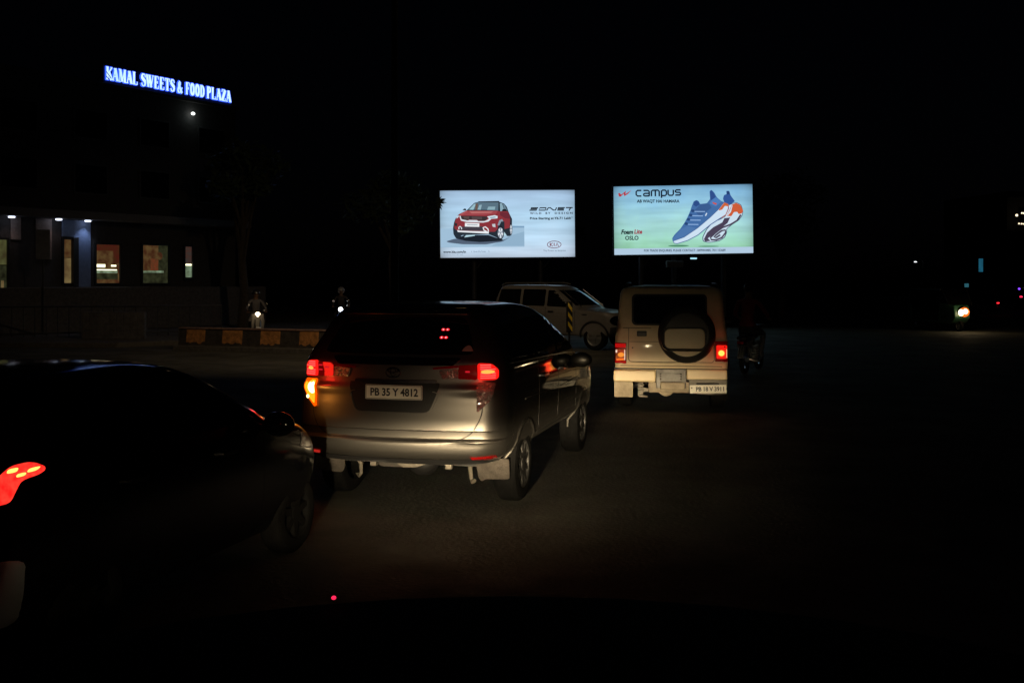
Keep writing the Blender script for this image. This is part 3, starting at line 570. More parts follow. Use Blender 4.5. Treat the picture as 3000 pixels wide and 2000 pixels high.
# ================================================================== PALE SUV crossing behind
def suv():
    yaw = R(-90-33)
    t = thing('suv', 'pale silver SUV turning across the junction behind the minivan', 'SUV', (0, 0, 0), yaw)
    paint = mat('silver_suv_paint', (.16, .15, .14), .5, .1, coat=.3, var=.15, vscale=2)
    sh = Shell([(.40, .84, .08, 4.3, .15, .3, .04), (.45, .88, .02, 4.42, .15, .35, .04), (.6, .90, .0, 4.45, .15, .35, .04), (.95, .905, .03, 4.42, .15, .35, .04), (1.08, .90, .05, 4.3, .15, .35, .04), (1.13, .89, .05, 3.7, .15, .3, .04), (1.18, .88, .06, 3.2, .15, .2, .04), (1.26, .86, .07, 3.08, .14, .2, .04),
                (1.30, .85, .08, 3.02, .14, .2, .04), (1.74, .74, .22, 2.35, .14, .15, .04), (1.82, .70, .28, 2.2, .14, .15, .04), (1.86, .6, .4, 2.0, .14, .15, .04), (1.875, .4, .6, 1.8, .14, .12, .04)])
    body = obj('body', sh.mesh(), paint, t, 28); cut(body, arches(.905, (.95, 3.63), .37, .43))
    for s_, fn in ((1, sh.SR), (-1, sh.SL)):
        bm = BM()
        for poly in ([(.28, 1.29), (1.08, 1.29), (1.08, 1.75), (.36, 1.75)], [(1.17, 1.27), (1.95, 1.25), (1.95, 1.74), (1.17, 1.75)], [(2.04, 1.25), (2.95, 1.22), (2.38, 1.70), (2.04, 1.73)]): patch_bm(bm, rounded(poly, .04), fn, .006, .02)
        obj('side_window', bm, GLASS, t)
        bm = BM()
        for y in (1.12, 2.0, 3.0): seam_bm(bm, [(y, 1.22), (y, .5)], .01, fn)
        obj('door_seam', bm, BLACK, t)
        for y in (.95, 3.63):
            wheel(t, s_*.78, y, .37, .22, 5, outward=s_)
            bm = BM(); arc = [(y+.46*math.cos(R(a)), .37+.46*math.sin(R(a))) for a in range(0, 181, 12)]; tube(bm, [fn(a, b, .01) for a, b in arc], .03, 8); obj('wheel_arch_trim', bm, BLACK, t)
        for y in (1.22, 2.1):
            bm = BM(); patch_bm(bm, rrect(y, y+.18, 1.08, 1.12, .01), fn, .03, .04); obj('door_handle', bm, BLACK, t)
        bm = BM(); patch_bm(bm, ell(3.32, 1.02, .10, .022, 12), fn, .006, .01); obj('side_vent', bm, BLACK, t)
        bm = BM(); tube(bm, [(s_*.70, .35, 1.86), (s_*.68, .5, 1.93), (s_*.68, 1.75, 1.935), (s_*.70, 1.95, 1.89)], .022); obj('roof_rail', bm, ALLOY, t)
        bm = BM(); tube(bm, [fn(3.10, 1.24, .012), fn(2.78, 1.48, .012), fn(2.44, 1.735, .012)], .013, 8); obj('windscreen_pillar', bm, CHROME, t)
        mirrorpart(t, s_*.86, 2.85, 1.25, s_, BLACK)
        bm = BM(); patch_bm(bm, rounded([(s_*.52, .82), (s_*.78, .82), (s_*.80, 1.02), (s_*.52, 1.02)], .03), sh.F_, .02, .05); hl = obj('headlight', bm, CLEAR, t)
        bm = BM(); patch_bm(bm, ell(s_*.66, .95, .035, .035, 10), sh.F_, .026, .01); patch_bm(bm, ell(s_*.72, .885, .025, .025, 10), sh.F_, .026, .01); obj('bulb_glow', bm, emis('bulb_dim', (1, .93, .8), 1.6), hl)
    bm = BM(); patch_bm(bm, rounded([(-.46, .78), (.46, .78), (.48, 1.03), (-.48, 1.03)], .03), sh.F_, .012, .04); obj('grille', bm, BLACK, t)
    bm = BM(); patch_bm(bm, rounded([(-.86, .42), (.86, .42), (.87, .68), (-.87, .68)], .04), sh.F_, .06, .10); obj('bumper', bm, BLACK, t, bevel=.01)
    bm = BM(); patch_bm(bm, [(-.74, 1.28), (.74, 1.28), (.62, 1.72), (-.62, 1.72)], sh.F_, .006, .02); obj('windscreen', bm, GLASS, t)
    bm = BM(); patch_bm(bm, rrect(-.6, .6, 1.3, 1.68, .05), sh.R_, .006, .02); obj('rear_window', bm, GLASS, t)
    # rear right corner placed where the photograph shows it
    c, s_ = math.cos(yaw), math.sin(yaw); corner = Vector((.9*c, .9*s_, 0))
    t.location = Vector((-.70, 31.3, 0))-corner
suv()

# ================================================================== STRIPED BARRIER and marker post
def barrier():
    A = Vector((-9.7, 29.75, 0)); B = Vector((-2.2, 27.1, 0)); d = (B-A).normalized(); n = Vector((d.y, -d.x, 0)); L = (B-A).length
    t = thing('barrier', 'long low concrete barrier painted in orange and black blocks', 'barrier', A, math.atan2(d.y, d.x))
    conc = mat('barrier_black', (.06, .052, .045), .8, bump=.6, bscale=18, var=.5, vscale=4)
    bm = BM(); prism(bm, [(-.02, 0), (-.02, .14), (.0, .16), (.05, .60), (.27, .60), (.32, .16), (.34, .14), (.34, 0)], lambda y, z, h: Vector((h, y, z)), 0, L); obj('wall', bm, conc, t)
    bm = BM(); prism(bm, [(.025, .60), (.03, .645), (.29, .645), (.295, .60)], lambda y, z, h: Vector((h, y, z)), -.01, L+.01); obj('cap', bm, mat('barrier_cap', (.30, .19, .16), .85, bump=.7, bscale=12, var=.5, vscale=5), t, bevel=.012)
    bm = BM(); box(bm, -.02, L+.02, -.22, -.02, -.02, .13); obj('kerb', bm, mat('kerb_concrete', (.13, .12, .11), .85, bump=.6, bscale=14, var=.35), t, bevel=.015)
    orange = mat('barrier_orange', (.55, .25, .08), .8, bump=.7, bscale=20, var=.5, vscale=7)
    x = 0.0
    # block borders measured along the wall from their place in the picture
    def along(px):
        k = (px-1500)/3000; s_ = (k*A.y-A.x)/(d.x-k*d.y); return s_
    for a, b in ((544, 600), (649, 709), (761, 820), (875, 933), (992, 1050), (1110, 1168), (1228, 1286)):
        a, b = along(a), along(b)
        if b > L-.05: break
        bm = BM(); rnd = random.Random(int(a*10))
        top = [(a+.01, .588), (b-.01, .588)]; k = 9
        lowr = [(b-.01-(b-a-.02)*i/k, .20+rnd.uniform(-.025, .05)) for i in range(k+1)]
        prism(bm, top+lowr, lambda s_, z, h: Vector((s_, .05*(z-.16)/.44-h, z)), -.01, .005)
        obj('painted_block', bm, orange, t)
barrier()
def marker():
    p = P(1668, 973, 24.5)
    t = thing('marker_post', 'black and yellow striped reflective marker post before the silver SUV', 'marker post', (p.x, p.y, 0))
    bm = BM(); box(bm, -.025, .025, .01, .04, 0, 1.5); obj('post', bm, BLACK, t, bevel=.004)
    bm = BM(); box(bm, -.075, .075, -.01, .008, .77, 1.5); pn = obj('panel', bm, BLACK, t, bevel=.003)
    bm = BM()
    for z in (.83, 1.06, 1.29): prism(bm, [(-.03, z+.10), (.07, z-.05), (.07, z+.06), (-.03, z+.20)], lambda a, b, h: Vector((a, -h, b)), .01, .014)
    obj('stripe', bm, emis_retro(), pn)
def emis_retro():
    m = mat('retro_yellow', (1.0, .74, .04), .25, 0, var=.3, vscale=20)
    return m
marker()

# ================================================================== ADDED STREET LAMP to light the barrier and SUV (head just above the picture)
def added_junction_lamp():
    t = thing('street_lamp', 'tall dark added street lamp lighting the barrier and SUV, its head above the frame', 'street lamp', (-2.35, 20.5, 0))
    bm = BM(); tube(bm, [(0, 0, 0), (0, 0, 7.6), (.15, .1, 8.3), (.55, .3, 8.75), (1.0, .5, 8.85)], [.09, .06, .05, .045, .04], 10); obj('pole', bm, mat('black_pole', (.01, .01, .01), .8), t)
    bm = BM(); box(bm, .85, 1.35, .35, .65, 8.82, 8.95); obj('housing', bm, STEELP, t, bevel=.03)
    bm = BM(); box(bm, .9, 1.3, .38, .62, 8.80, 8.818); obj('lamp', bm, emis('added_lamp_warm', (1, .65, .3), 3), t)
    d = bpy.data.lights.new('added_lamp_beam', 'SPOT'); d.energy = 850; d.color = (1, .72, .42); d.spot_size = R(96); d.spot_blend = .9; d.shadow_soft_size = .15
    o = bpy.data.objects.new('added_lamp_beam', d); COL.objects.link(o); o.parent = t; o.location = (1.1, .5, 8.72)
    o.rotation_euler = Vector((-2.4, 7.8, -8)).to_track_quat('-Z', 'Y').to_euler()
# ================================================================== BILLBOARDS
class Art:
    def __init__(s, fn, st=1.0): s.fn = fn; s.st = st; s.items = {}
    def grp(s, name): s.cur = s.items.setdefault(name, [BM(), []]); return s
    def _m(s, h):
        m = emis('print_'+h.lstrip('#')+('' if s.st == 1 else '_%d' % (s.st*100)), lin(h), s.st); b, l = s.cur
        if m not in l: l.append(m)
        return l.index(m)
    def poly(s, pts, h, z=1):
        mi = s._m(h); prism(s.cur[0], pts, lambda a, b, k: s.fn(a, b, k), .001+.004*(z-1), .004*z+.001, mi)
    def line(s, pts, wd, h, z=1):
        mi = s._m(h)
        s.polyq(strip_poly(pts, wd), len(pts), mi, z)
    def polyq(s, pl, n, mi, z):
        bm = s.cur[0]; V = [bm.verts.new(s.fn(a, b, .001+.004*z)) for a, b in pl]
        for i in range(n-1): bm.faces.new((V[i], V[i+1], V[2*n-2-i], V[2*n-1-i])).material_index = mi
    def text(s, body, x0, y0, x1, y1, h, z=2, **k):
        mi = s._m(h); add_text(s.cur[0], text_polys(body, x0, x1, -y1, -y0, **k), lambda a, b, kk: s.fn(a, -b, kk), .001+.004*z, mi)
    def build(s, parent):
        for nm, (bm, ms) in s.items.items(): obj(nm, bm, ms, parent, 0, fix=False)
def print_mat(name, stops, edge):     # backlit print: vertical colour change, uneven tubes behind, dimmer towards the frame
    m = bpy.data.materials.new(name); m.use_nodes = True; n = m.node_tree.nodes; l = m.node_tree.links; n.remove(n['Principled BSDF'])
    e = n.new('ShaderNodeEmission'); l.new(e.outputs[0], n['Material Output'].inputs[0]); tc = n.new('ShaderNodeTexCoord')
    sx = n.new('ShaderNodeSeparateXYZ'); l.new(tc.outputs['Generated'], sx.inputs[0])
    ns = n.new('ShaderNodeTexNoise'); ns.inputs['Scale'].default_value = 1.3; ns.inputs['Detail'].default_value = 4; l.new(tc.outputs['Object'], ns.inputs['Vector'])
    ad = n.new('ShaderNodeMath'); ad.operation = 'MULTIPLY_ADD'; l.new(ns.outputs[0], ad.inputs[0]); ad.inputs[1].default_value = .35; l.new(sx.outputs[2], ad.inputs[2])
    sb = n.new('ShaderNodeMath'); sb.operation = 'SUBTRACT'; l.new(ad.outputs[0], sb.inputs[0]); sb.inputs[1].default_value = .175
    cr = n.new('ShaderNodeValToRGB'); l.new(sb.outputs[0], cr.inputs[0]); el = cr.color_ramp.elements
    el[0].position = stops[0][0]; el[0].color = lin(stops[0][1]); el[1].position = stops[-1][0]; el[1].color = lin(stops[-1][1])
    for p_, h in stops[1:-1]: q = el.new(p_); q.color = lin(h)
    # edge falloff of the light box
    def mth(op, a, b):
        q = n.new('ShaderNodeMath'); q.operation = op
        for i, vv in enumerate((a, b)):
            if isinstance(vv, (int, float)): q.inputs[i].default_value = vv
            else: l.new(vv, q.inputs[i])
        return q.outputs[0]
    ex = mth('POWER', mth('ABSOLUTE', mth('MULTIPLY_ADD', sx.outputs[0], 2), 0), 8)
    ux = mth('SUBTRACT', mth('MULTIPLY', sx.outputs[0], 2), 1); uz = mth('SUBTRACT', mth('MULTIPLY', sx.outputs[2], 2), 1)
    fall = mth('ADD', mth('POWER', mth('ABSOLUTE', ux, 0), 10), mth('POWER', mth('ABSOLUTE', uz, 0), 10))
    wv = n.new('ShaderNodeTexNoise'); wv.inputs['Scale'].default_value = 1; mp = n.new('ShaderNodeMapping'); mp.inputs['Scale'].default_value = (.35, 1, 3.2); l.new(tc.outputs['Object'], mp.inputs[0]); l.new(mp.outputs[0], wv.inputs['Vector'])
    st = mth('MULTIPLY', mth('SUBTRACT', 1.0, mth('MULTIPLY', fall, edge)), mth('ADD', .72, mth('MULTIPLY', wv.outputs[0], .56)))
    l.new(cr.outputs[0], e.inputs[0]); l.new(st, e.inputs[1]); return m
STEELP = mat('billboard_steel', (.10, .10, .11), .55, .5, bump=.2, bscale=10, var=.3, vscale=2)
added_junction_lamp()
def billboard(label, tl, bl, tr, dl, dr, printm, posts):
    # panel from its top-left, bottom-left and top-right photo corners
    a = P(*bl, dl); A = P(*tl, dl); B = P(*tr, dr); d = Vector((B.x-A.x, B.y-A.y, 0)); L = d.length; H = A.z-a.z
    t = thing('billboard', label, 'billboard', (a.x, a.y, 0), math.atan2(d.y, d.x), 'lit billboards')
    roll = math.atan2(B.z-A.z, L)
    M = Matrix.Translation((0, 0, a.z)) @ Matrix.Rotation(-roll, 4, 'Y')
    bm = BM(); prism(bm, [(0, 0), (L, 0), (L, H), (0, H)], lambda x, z, h: M @ Vector((x, -h, z)), 0, .01); obj('lit_face', bm, printm, t, 0)
    bm = BM(); T = .06
    for x0, x1, z0, z1 in ((-T, L+T, -T, -.002), (-T, L+T, H+.002, H+T), (-T, -.002, 0, H), (L+.002, L+T, 0, H)): prism(bm, [(x0, z0), (x1, z0), (x1, z1), (x0, z1)], lambda x, z, h: M @ Vector((x, -h, z)), -.35, .03)
    prism(bm, [(-T, -T), (L+T, -T), (L+T, H+T), (-T, H+T)], lambda x, z, h: M @ Vector((x, -h, z)), -.38, -.352); obj('box_frame', bm, STEELP, t)
    for f in posts:
        bm = BM(); tube(bm, [(L*f, .55, 0), (L*f, .55, a.z+H*.8)], .12, 12); box(bm, L*f-.3, L*f+.3, .25, .85, 0, .12); obj('post', bm, STEELP, t)
        bm = BM()
        for zz in (.25, .7): tube(bm, [(L*f-.5, .42, a.z+H*zz), (L*f+.5, .42, a.z+H*zz)], .03, 6)
        tube(bm, [(L*f, .55, a.z-.6), (L*f+.8, .42, a.z+.4)], .03, 6); obj('brace', bm, STEELP, t)
    return t, L, H, M, a.z
W1 = print_mat('print_sky_blue', [(0, '#cadcf0'), (.25, '#bcd8ee'), (.6, '#b0d3ec'), (1, '#abc8e6')], .35)
t1, L, H, M1, _ = billboard('lit billboard showing a red car, the farther left one of the two', (1290, 559), (1290.6, 755.4), (1684, 556.8), 46, 46.2, W1, (.25, .75))
f1 = lambda x, y, h: M1 @ Vector(((x-107)/2106*L, -.0105-h, (1203-y)/1053*H))
a = Art(f1, .95).grp('picture')
a.poly([(112, 745), (1420, 738), (1420, 1030), (112, 1035)], '#a4c4dd', 1)
a.poly([(1235, 708), (1420, 712), (1420, 738), (1235, 738)], '#7fa3c2', 2)
a.poly([(1020, 960), (1200, 860), (1420, 800), (1420, 1030), (900, 1020)], '#94b5cf', 2)
a.poly([(107, 1036), (1420, 1036), (1420, 1040), (107, 1040)], '#8fb0cc', 2)
a.poly(rounded([(195, 945), (330, 905), (1100, 930), (1210, 875), (1080, 955), (820, 998), (450, 992), (240, 965)], 30), '#56657a', 3)
a.poly([(350, 900), (480, 850), (860, 850), (1000, 900), (1090, 925), (1060, 945), (720, 960), (500, 940)], '#1d242e', 4)
a.poly([(478, 886), (520, 838), (660, 840), (640, 862)], '#b9dce8', 5); a.poly([(1095, 860), (1110, 795), (1142, 795), (1142, 858)], '#b9dce8', 5)
a.grp('car_picture')
CAR = rounded([(520, 462), (400, 520), (345, 590), (322, 650), (306, 740), (312, 830), (350, 900), (400, 905), (440, 850), (860, 838), (985, 890), (1040, 925), (1095, 880), (1105, 800), (1150, 870), (1205, 868), (1225, 780), (1230, 600), (1180, 500), (1150, 410), (1110, 360), (1020, 325), (720, 325), (640, 345)], 12)
a.poly(CAR, '#27303a', 6)
a.poly(rounded([(515, 465), (400, 522), (350, 600), (325, 690), (330, 750), (380, 780), (620, 790), (860, 800), (960, 800), (1000, 760), (1020, 680), (1060, 620), (1110, 640), (1110, 760), (1190, 740), (1200, 600), (1190, 520), (1160, 480), (1040, 480), (1000, 470)], 10), '#8e343c', 7)
a.poly(rounded([(520, 468), (1010, 470), (980, 520), (800, 540), (560, 540), (420, 535)], 12), '#a2474d', 8)
a.poly([(560, 478), (940, 480), (900, 505), (600, 510)], '#bd6f6e', 9)
a.poly([(400, 525), (520, 472), (540, 478), (440, 535)], '#b25a5e', 9)
a.poly([(1045, 490), (1185, 500), (1200, 600), (1120, 590), (1040, 540)], '#702c38', 8)
a.poly([(535, 452), (640, 352), (720, 332), (1020, 332), (1015, 468), (800, 455)], '#5c7585', 8)
a.poly([(560, 450), (640, 362), (665, 362), (625, 455)], '#9dc3cf', 9); a.poly([(690, 452), (720, 378), (760, 375), (740, 455)], '#93b3bf', 9)
a.poly([(840, 455), (860, 405), (970, 405), (960, 455)], '#8fb0bc', 9); a.poly([(660, 360), (700, 352), (690, 460), (655, 456)], '#6d5a50', 9)
a.poly([(700, 322), (1030, 318), (1030, 338), (720, 336)], '#232b33', 9)
a.poly([(1040, 350), (1075, 355), (1110, 470), (1045, 478)], '#8eaebd', 9); a.poly([(1085, 362), (1115, 375), (1155, 465), (1118, 470)], '#6c8797', 9)
a.poly(rounded([(455, 455), (490, 430), (515, 440), (510, 465)], 8), '#1d242b', 9); a.poly(rounded([(1070, 480), (1085, 445), (1140, 445), (1150, 480)], 10), '#1d242b', 10)
a.poly(rounded([(405, 545), (430, 548), (440, 600), (540, 622), (560, 612), (680, 615), (700, 632), (800, 632), (850, 610), (880, 580), (905, 600), (860, 640), (780, 655), (520, 645), (430, 622)], 8), '#dde6ee', 9)
a.poly(rounded([(425, 550), (560, 548), (840, 560), (845, 600), (790, 628), (700, 622), (680, 608), (550, 606), (530, 618), (440, 600)], 10), '#3a3336', 10)
a.poly([(470, 560), (560, 558), (560, 598), (480, 592)], '#5b4a49', 11); a.poly([(600, 560), (760, 565), (760, 608), (600, 600)], '#54484a', 11)
a.poly([(840, 560), (960, 540), (1005, 555), (1000, 590), (880, 600)], '#dceaf2', 11); a.poly([(870, 575), (960, 560), (985, 575), (900, 592)], '#8fa8b8', 12)
a.poly([(360, 560), (400, 540), (400, 560), (365, 590)], '#c9d8e6', 9)
a.poly([(335, 655), (375, 670), (365, 710), (332, 700)], '#2a2a30', 9); a.poly([(915, 680), (965, 675), (970, 730), (925, 722)], '#c7ced4', 9)
a.poly(rounded([(395, 715), (770, 715), (800, 785), (400, 775)], 15), '#46414a', 9)
a.line([(400, 760), (395, 730), (415, 712), (440, 735), (440, 760)], 14, '#e8eef4', 11)
a.line([(860, 790), (850, 755), (810, 722), (775, 735), (790, 775), (830, 795)], 18, '#f0f4f8', 12)
a.poly([(370, 768), (380, 800), (862, 830), (866, 795), (620, 788), (400, 778)], '#eef3f8', 11)
a.poly([(493, 658), (718, 665), (716, 722), (491, 715)], '#f1f5f8', 12); a.line([(525, 686), (690, 692)], 10, '#7c8794', 13)
for cx, cy, rx, ry in ((1047, 815, 55, 108), (1212, 760, 22, 95)):
    a.poly(ell(cx, cy, rx, ry), '#1d222b', 10); a.poly(ell(cx, cy+4, rx*.8, ry*.8), '#8793a3', 11)
    for k in range(5):
        q = 2*math.pi*k/5+.3; a.poly([(cx+rx*.2*math.cos(q-.5), cy+4+ry*.2*math.sin(q-.5)), (cx+rx*.75*math.cos(q-.25), cy+4+ry*.75*math.sin(q-.25)), (cx+rx*.75*math.cos(q+.25), cy+4+ry*.75*math.sin(q+.25)), (cx+rx*.2*math.cos(q+.5), cy+4+ry*.2*math.sin(q+.5))], '#e7edf4', 12)
a.poly([(1000, 700), (1030, 620), (1075, 600), (1095, 640), (1060, 640), (1030, 700)], '#8b97a6', 10)
a.grp('lettering')
K = '#12141c'
def G(*pts, wd=17): a.line(list(pts), wd, K, 3)
# wide stencil letters S O N E T
for pts in ([(1640, 428), (1530, 428), (1520, 446), (1625, 446), (1612, 466), (1503, 466)], [(1770, 428), (1668, 428), (1650, 466), (1750, 466), (1762, 440)], [(1772, 472), (1800, 428), (1830, 428), (1880, 466), (1910, 466), (1930, 424)],
            [(2060, 428), (1955, 428), (1938, 466), (2045, 466)], [(1950, 447), (2045, 447)], [(2075, 428), (2182, 428)], [(2150, 430), (2125, 474)]): G(*pts)
for word, x0, x1 in (('W I L D', 1512, 1690), ('B Y', 1756, 1832), ('D E S I G N', 1900, 2180)): a.text(word, x0, 497, x1, 529, '#3a2a3c' if x0 < 1700 else '#27303e', offset=.03)
a.text('Price Starting at ₹6.71 Lakh*', 1510, 572, 2182, 622, '#12151f', offset=.035)
a.text('www.kia.com/in', 150, 1090, 505, 1130, '#12151f', offset=.03)
a.text('Book Kia Sonet', 625, 1096, 815, 1120, '#5d7086'); a.text('<', 585, 1096, 600, 1120, '#5d7086'); a.text('>', 855, 1096, 870, 1120, '#5d7086')
a.text('Introductory Price. T&C apply', 150, 1148, 460, 1168, '#6d7f95'); a.text('The Power to Surprise', 1715, 1090, 2065, 1120, '#44505f')
a.grp('logo'); ring = ell(1887, 1007, 108, 54, 40); ring.append(ring[0]); a.line(ring, 10, '#6e2a3c', 3)
for pts in ([(1824, 980), (1824, 1034)], [(1862, 982), (1828, 1008), (1864, 1034)], [(1886, 980), (1886, 1034)], [(1912, 1036), (1932, 982), (1954, 1036)]): a.line(pts, 13, '#7d2a3c', 3)
a.build(t1)

W2 = print_mat('print_green_blue', [(0, '#8fc9a6'), (.15, '#9ed8be'), (.45, '#a8dcdc'), (.75, '#94c8e2'), (1, '#7fb4da')], .4)
t2, L2, H2, M2, zb2 = billboard('lit billboard showing blue sports shoes, the nearer right one of the two', (1798.4, 547.1), (1800, 747), (2205, 539.4), 44.4, 44.0, W2, (.2, .44, .8))
def f2(x, y, h):
    top = 133-38*(x-90)/1993; bot = 1112-17*(x-98)/1990
    return M2 @ Vector(((x-94)/1992*L2, -.0105-h, (bot-y)/(bot-top)*H2))
a = Art(f2, .95).grp('footer'); a.poly([(94, 1022), (2086, 1004), (2086, 1095), (94, 1112)], '#b5cfe6', 1)
a.grp('picture')
a.poly(ell(1020, 985, 150, 12, 20), '#4d8a6a', 1); a.poly(ell(1450, 995, 150, 9, 20), '#5c9a78', 1)
a.poly(rounded([(1665, 305), (1680, 255), (1718, 242), (1712, 195), (1755, 193), (1775, 260), (1835, 345), (1760, 400), (1680, 352)], 12), '#355a9c', 2); a.poly([(1720, 200), (1752, 200), (1762, 240), (1728, 250)], '#26406f', 3)
a.poly(rounded([(1735, 400), (1850, 355), (1925, 395), (1952, 490), (1935, 560), (1885, 625), (1790, 685), (1715, 745), (1715, 800), (1685, 870), (1605, 922), (1450, 945), (1368, 925), (1362, 860), (1425, 740), (1515, 640), (1620, 600), (1690, 560)], 20), '#44506e', 3)
a.poly(rounded([(1742, 405), (1850, 364), (1918, 402), (1944, 490), (1926, 556), (1878, 617), (1782, 676), (1706, 742), (1704, 796), (1676, 862), (1600, 912), (1452, 935), (1378, 917), (1374, 862), (1434, 745), (1522, 648), (1625, 608), (1700, 565)], 20), '#cfe4f4', 4)
a.poly(rounded([(1755, 470), (1790, 395), (1850, 368), (1912, 400), (1950, 480), (1930, 522), (1882, 530), (1868, 498), (1820, 500), (1780, 562), (1712, 556)], 12), '#d2603c', 5)
a.poly([(1760, 480), (1790, 405), (1800, 408), (1775, 500), (1730, 552), (1718, 550)], '#cfe4f4', 6)
a.poly([(1742, 582), (1765, 575), (1725, 660), (1560, 790), (1440, 880), (1480, 918), (1400, 925), (1385, 890), (1430, 800), (1520, 720), (1650, 650), (1680, 590)], '#4c4358', 5)
a.line([(1915, 540), (1860, 625), (1770, 680), (1650, 725), (1550, 800), (1478, 868), (1490, 900), (1560, 905), (1640, 870), (1695, 800), (1690, 760), (1640, 770), (1560, 830), (1530, 860), (1555, 872), (1620, 830)], 24, '#4c4358', 6)
UP = rounded([(928, 880), (960, 828), (1050, 738), (1110, 650), (1150, 580), (1195, 480), (1210, 430), (1245, 345), (1285, 325), (1320, 345), (1335, 385), (1435, 372), (1480, 310), (1473, 200), (1500, 178), (1540, 218), (1575, 285), (1640, 345), (1690, 360), (1600, 470), (1480, 585), (1300, 735), (1100, 865), (940, 925)], 14)
a.poly(UP, '#456fa8', 7)
a.poly([(1250, 350), (1285, 332), (1315, 352), (1330, 392), (1280, 420), (1240, 400)], '#2f4f8c', 8)
a.poly([(1480, 200), (1500, 186), (1535, 225), (1560, 285), (1500, 330), (1485, 310)], '#31508e', 8)
a.poly([(1500, 330), (1560, 285), (1640, 352), (1560, 420), (1470, 380)], '#4f80bf', 8)
a.poly([(940, 880), (1060, 745), (1160, 700), (1280, 735), (1100, 850), (945, 912)], '#5079b0', 8)
a.poly([(1340, 390), (1440, 376), (1470, 385), (1500, 440), (1330, 560), (1250, 480)], '#3c5f94', 8)
for k in range(4):
    x = 1255-32*k; y = 492+62*k; a.line([(x, y), (x+150, y+2)], 11, '#9cc0ee', 9); a.poly(ell(x-25, y-10, 26, 20, 12), '#294779', 9)
a.line([(1410, 555), (1430, 515)], 16, '#dbe9f6', 9); a.poly([(1512, 355), (1575, 375), (1565, 398), (1520, 378)], '#d0564a', 9)
a.poly(rounded([(930, 905), (945, 918), (1100, 858), (1300, 722), (1480, 570), (1600, 455), (1680, 352), (1742, 378), (1748, 450), (1705, 545), (1600, 612), (1480, 690), (1300, 838), (1150, 915), (1000, 960), (955, 952)], 12), '#44629a', 9)
a.poly(rounded([(945, 920), (1100, 866), (1300, 732), (1480, 580), (1600, 465), (1680, 362), (1730, 384), (1736, 448), (1696, 538), (1592, 602), (1474, 680), (1295, 828), (1150, 904), (1000, 950), (960, 945)], 12), '#d2e6f8', 10)
a.poly(rounded([(1598, 470), (1682, 362), (1738, 386), (1742, 420), (1690, 412), (1650, 465), (1610, 478)], 8), '#d2683e', 11); a.line([(1738, 400), (1735, 455), (1700, 540), (1640, 585)], 9, '#c4623f', 11)
a.grp('logo'); a.poly([(160, 232), (178, 222), (205, 248), (272, 192), (264, 240), (352, 183), (300, 238), (246, 270), (242, 232), (196, 277), (170, 275)], '#b83a44', 2)
a.grp('lettering')
def C(*pts): a.line(list(pts), 21, '#0e1428', 3)
C((495, 188), (440, 188), (420, 205), (420, 250), (440, 268), (495, 268)); C((525, 188), (590, 188), (608, 205), (608, 270)); C((608, 230), (545, 230), (528, 240), (528, 258), (545, 268), (608, 266))
C((640, 272), (640, 200), (655, 186), (735, 184), (752, 200), (752, 272)); C((696, 188), (696, 272)); C((785, 296), (785, 196), (800, 184), (838, 184), (855, 200), (855, 245), (838, 262), (790, 262))
C((880, 178), (880, 242), (895, 258), (940, 258), (955, 242), (955, 178)); C((1060, 180), (1000, 180), (985, 192), (985, 206), (1000, 216), (1045, 216), (1058, 228), (1058, 242), (1045, 254), (982, 254))
a.text('AB WAQT HAI HAMARA', 428, 318, 1042, 372, '#141d2c', offset=.035); a.text('Foam', 195, 750, 368, 815, '#0c0f18', offset=.04, shear=.2); a.text('Lite', 384, 745, 500, 812, '#a03044', offset=.035, shear=.2)
a.text('OSLO', 252, 838, 446, 900, '#12222c', offset=.03); a.text('FOR TRADE ENQUIRIES, PLEASE CONTACT : 8499444485, 7011153689', 522, 1035, 1692, 1074, '#26384c', offset=.02)
a.build(t2)
# small lamp hanging under the right-hand board
p = P(2032, 757, 44); t = thing('floodlight', 'tiny white floodlight on a bracket under the shoe billboard', 'lamp', (p.x, p.y, p.z))
bm = BM(); box(bm, -.13, .13, -.06, .06, -.03, .03); obj('lens', bm, emis('flood_white', (.45, .85, 1), 1.1), t); bm = BM(); tube(bm, [(0, .07, .03), (-.03, .35, .35)], .015); box(bm, -.15, .15, -.05, .07, .032, .06); obj('bracket', bm, STEELP, t)
bm = BM(); box(bm, -.35, .35, -.2, .2, 0, .28); box(bm, -.3, .3, -.22, -.2, .03, .25); p = P(1975, 800, 44); o = obj('junction_box', bm, mat('box_grey', (.25, .25, .27), .6, var=.2), None, bevel=.01); o.location = (p.x, p.y-.1, p.z+.25); tag(o, 'grey metal box on the posts below the shoe billboard', 'junction box')

# ================================================================== SWEET SHOP BUILDING
B0 = Vector((-18.25, 36.5, 0)); TV = Vector((.551, .834, 0)); NV = Vector((.834, -.551, 0))
def s_of(px):      # distance along the facade of what is seen in photo column px
    k = (px-1500)/3000; return (k*B0.y-B0.x)/(TV.x-k*TV.y)
def z_of(px, py):
    q = B0+TV*s_of(px); return EYE-(py-HZ)/3000*q.y
shop = thing('shop_building', 'dark multi-storey sweet shop with glowing ground floor windows at the left', 'building', B0, math.atan2(TV.y, TV.x))
wallm = mat('shop_wall', (.07, .065, .065), .85, bump=.3, bscale=10, var=.2)
def fb(s_, z, h): return Vector((s_, -h, z))       # facade frame: h is towards the street
SR_ = s_of(690); SL_ = s_of(-330)
bm = BM(); box(bm, SL_, SR_, .0, 9, 0, 9.55); obj('wall', bm, wallm, shop, bevel=.02)
bm = BM(); box(bm, SL_-.1, SR_+.1, -.9, 0, 4.30, 4.6); obj('canopy', bm, mat('canopy_soffit', (.2, .2, .22), .7, var=.1), shop, bevel=.02)
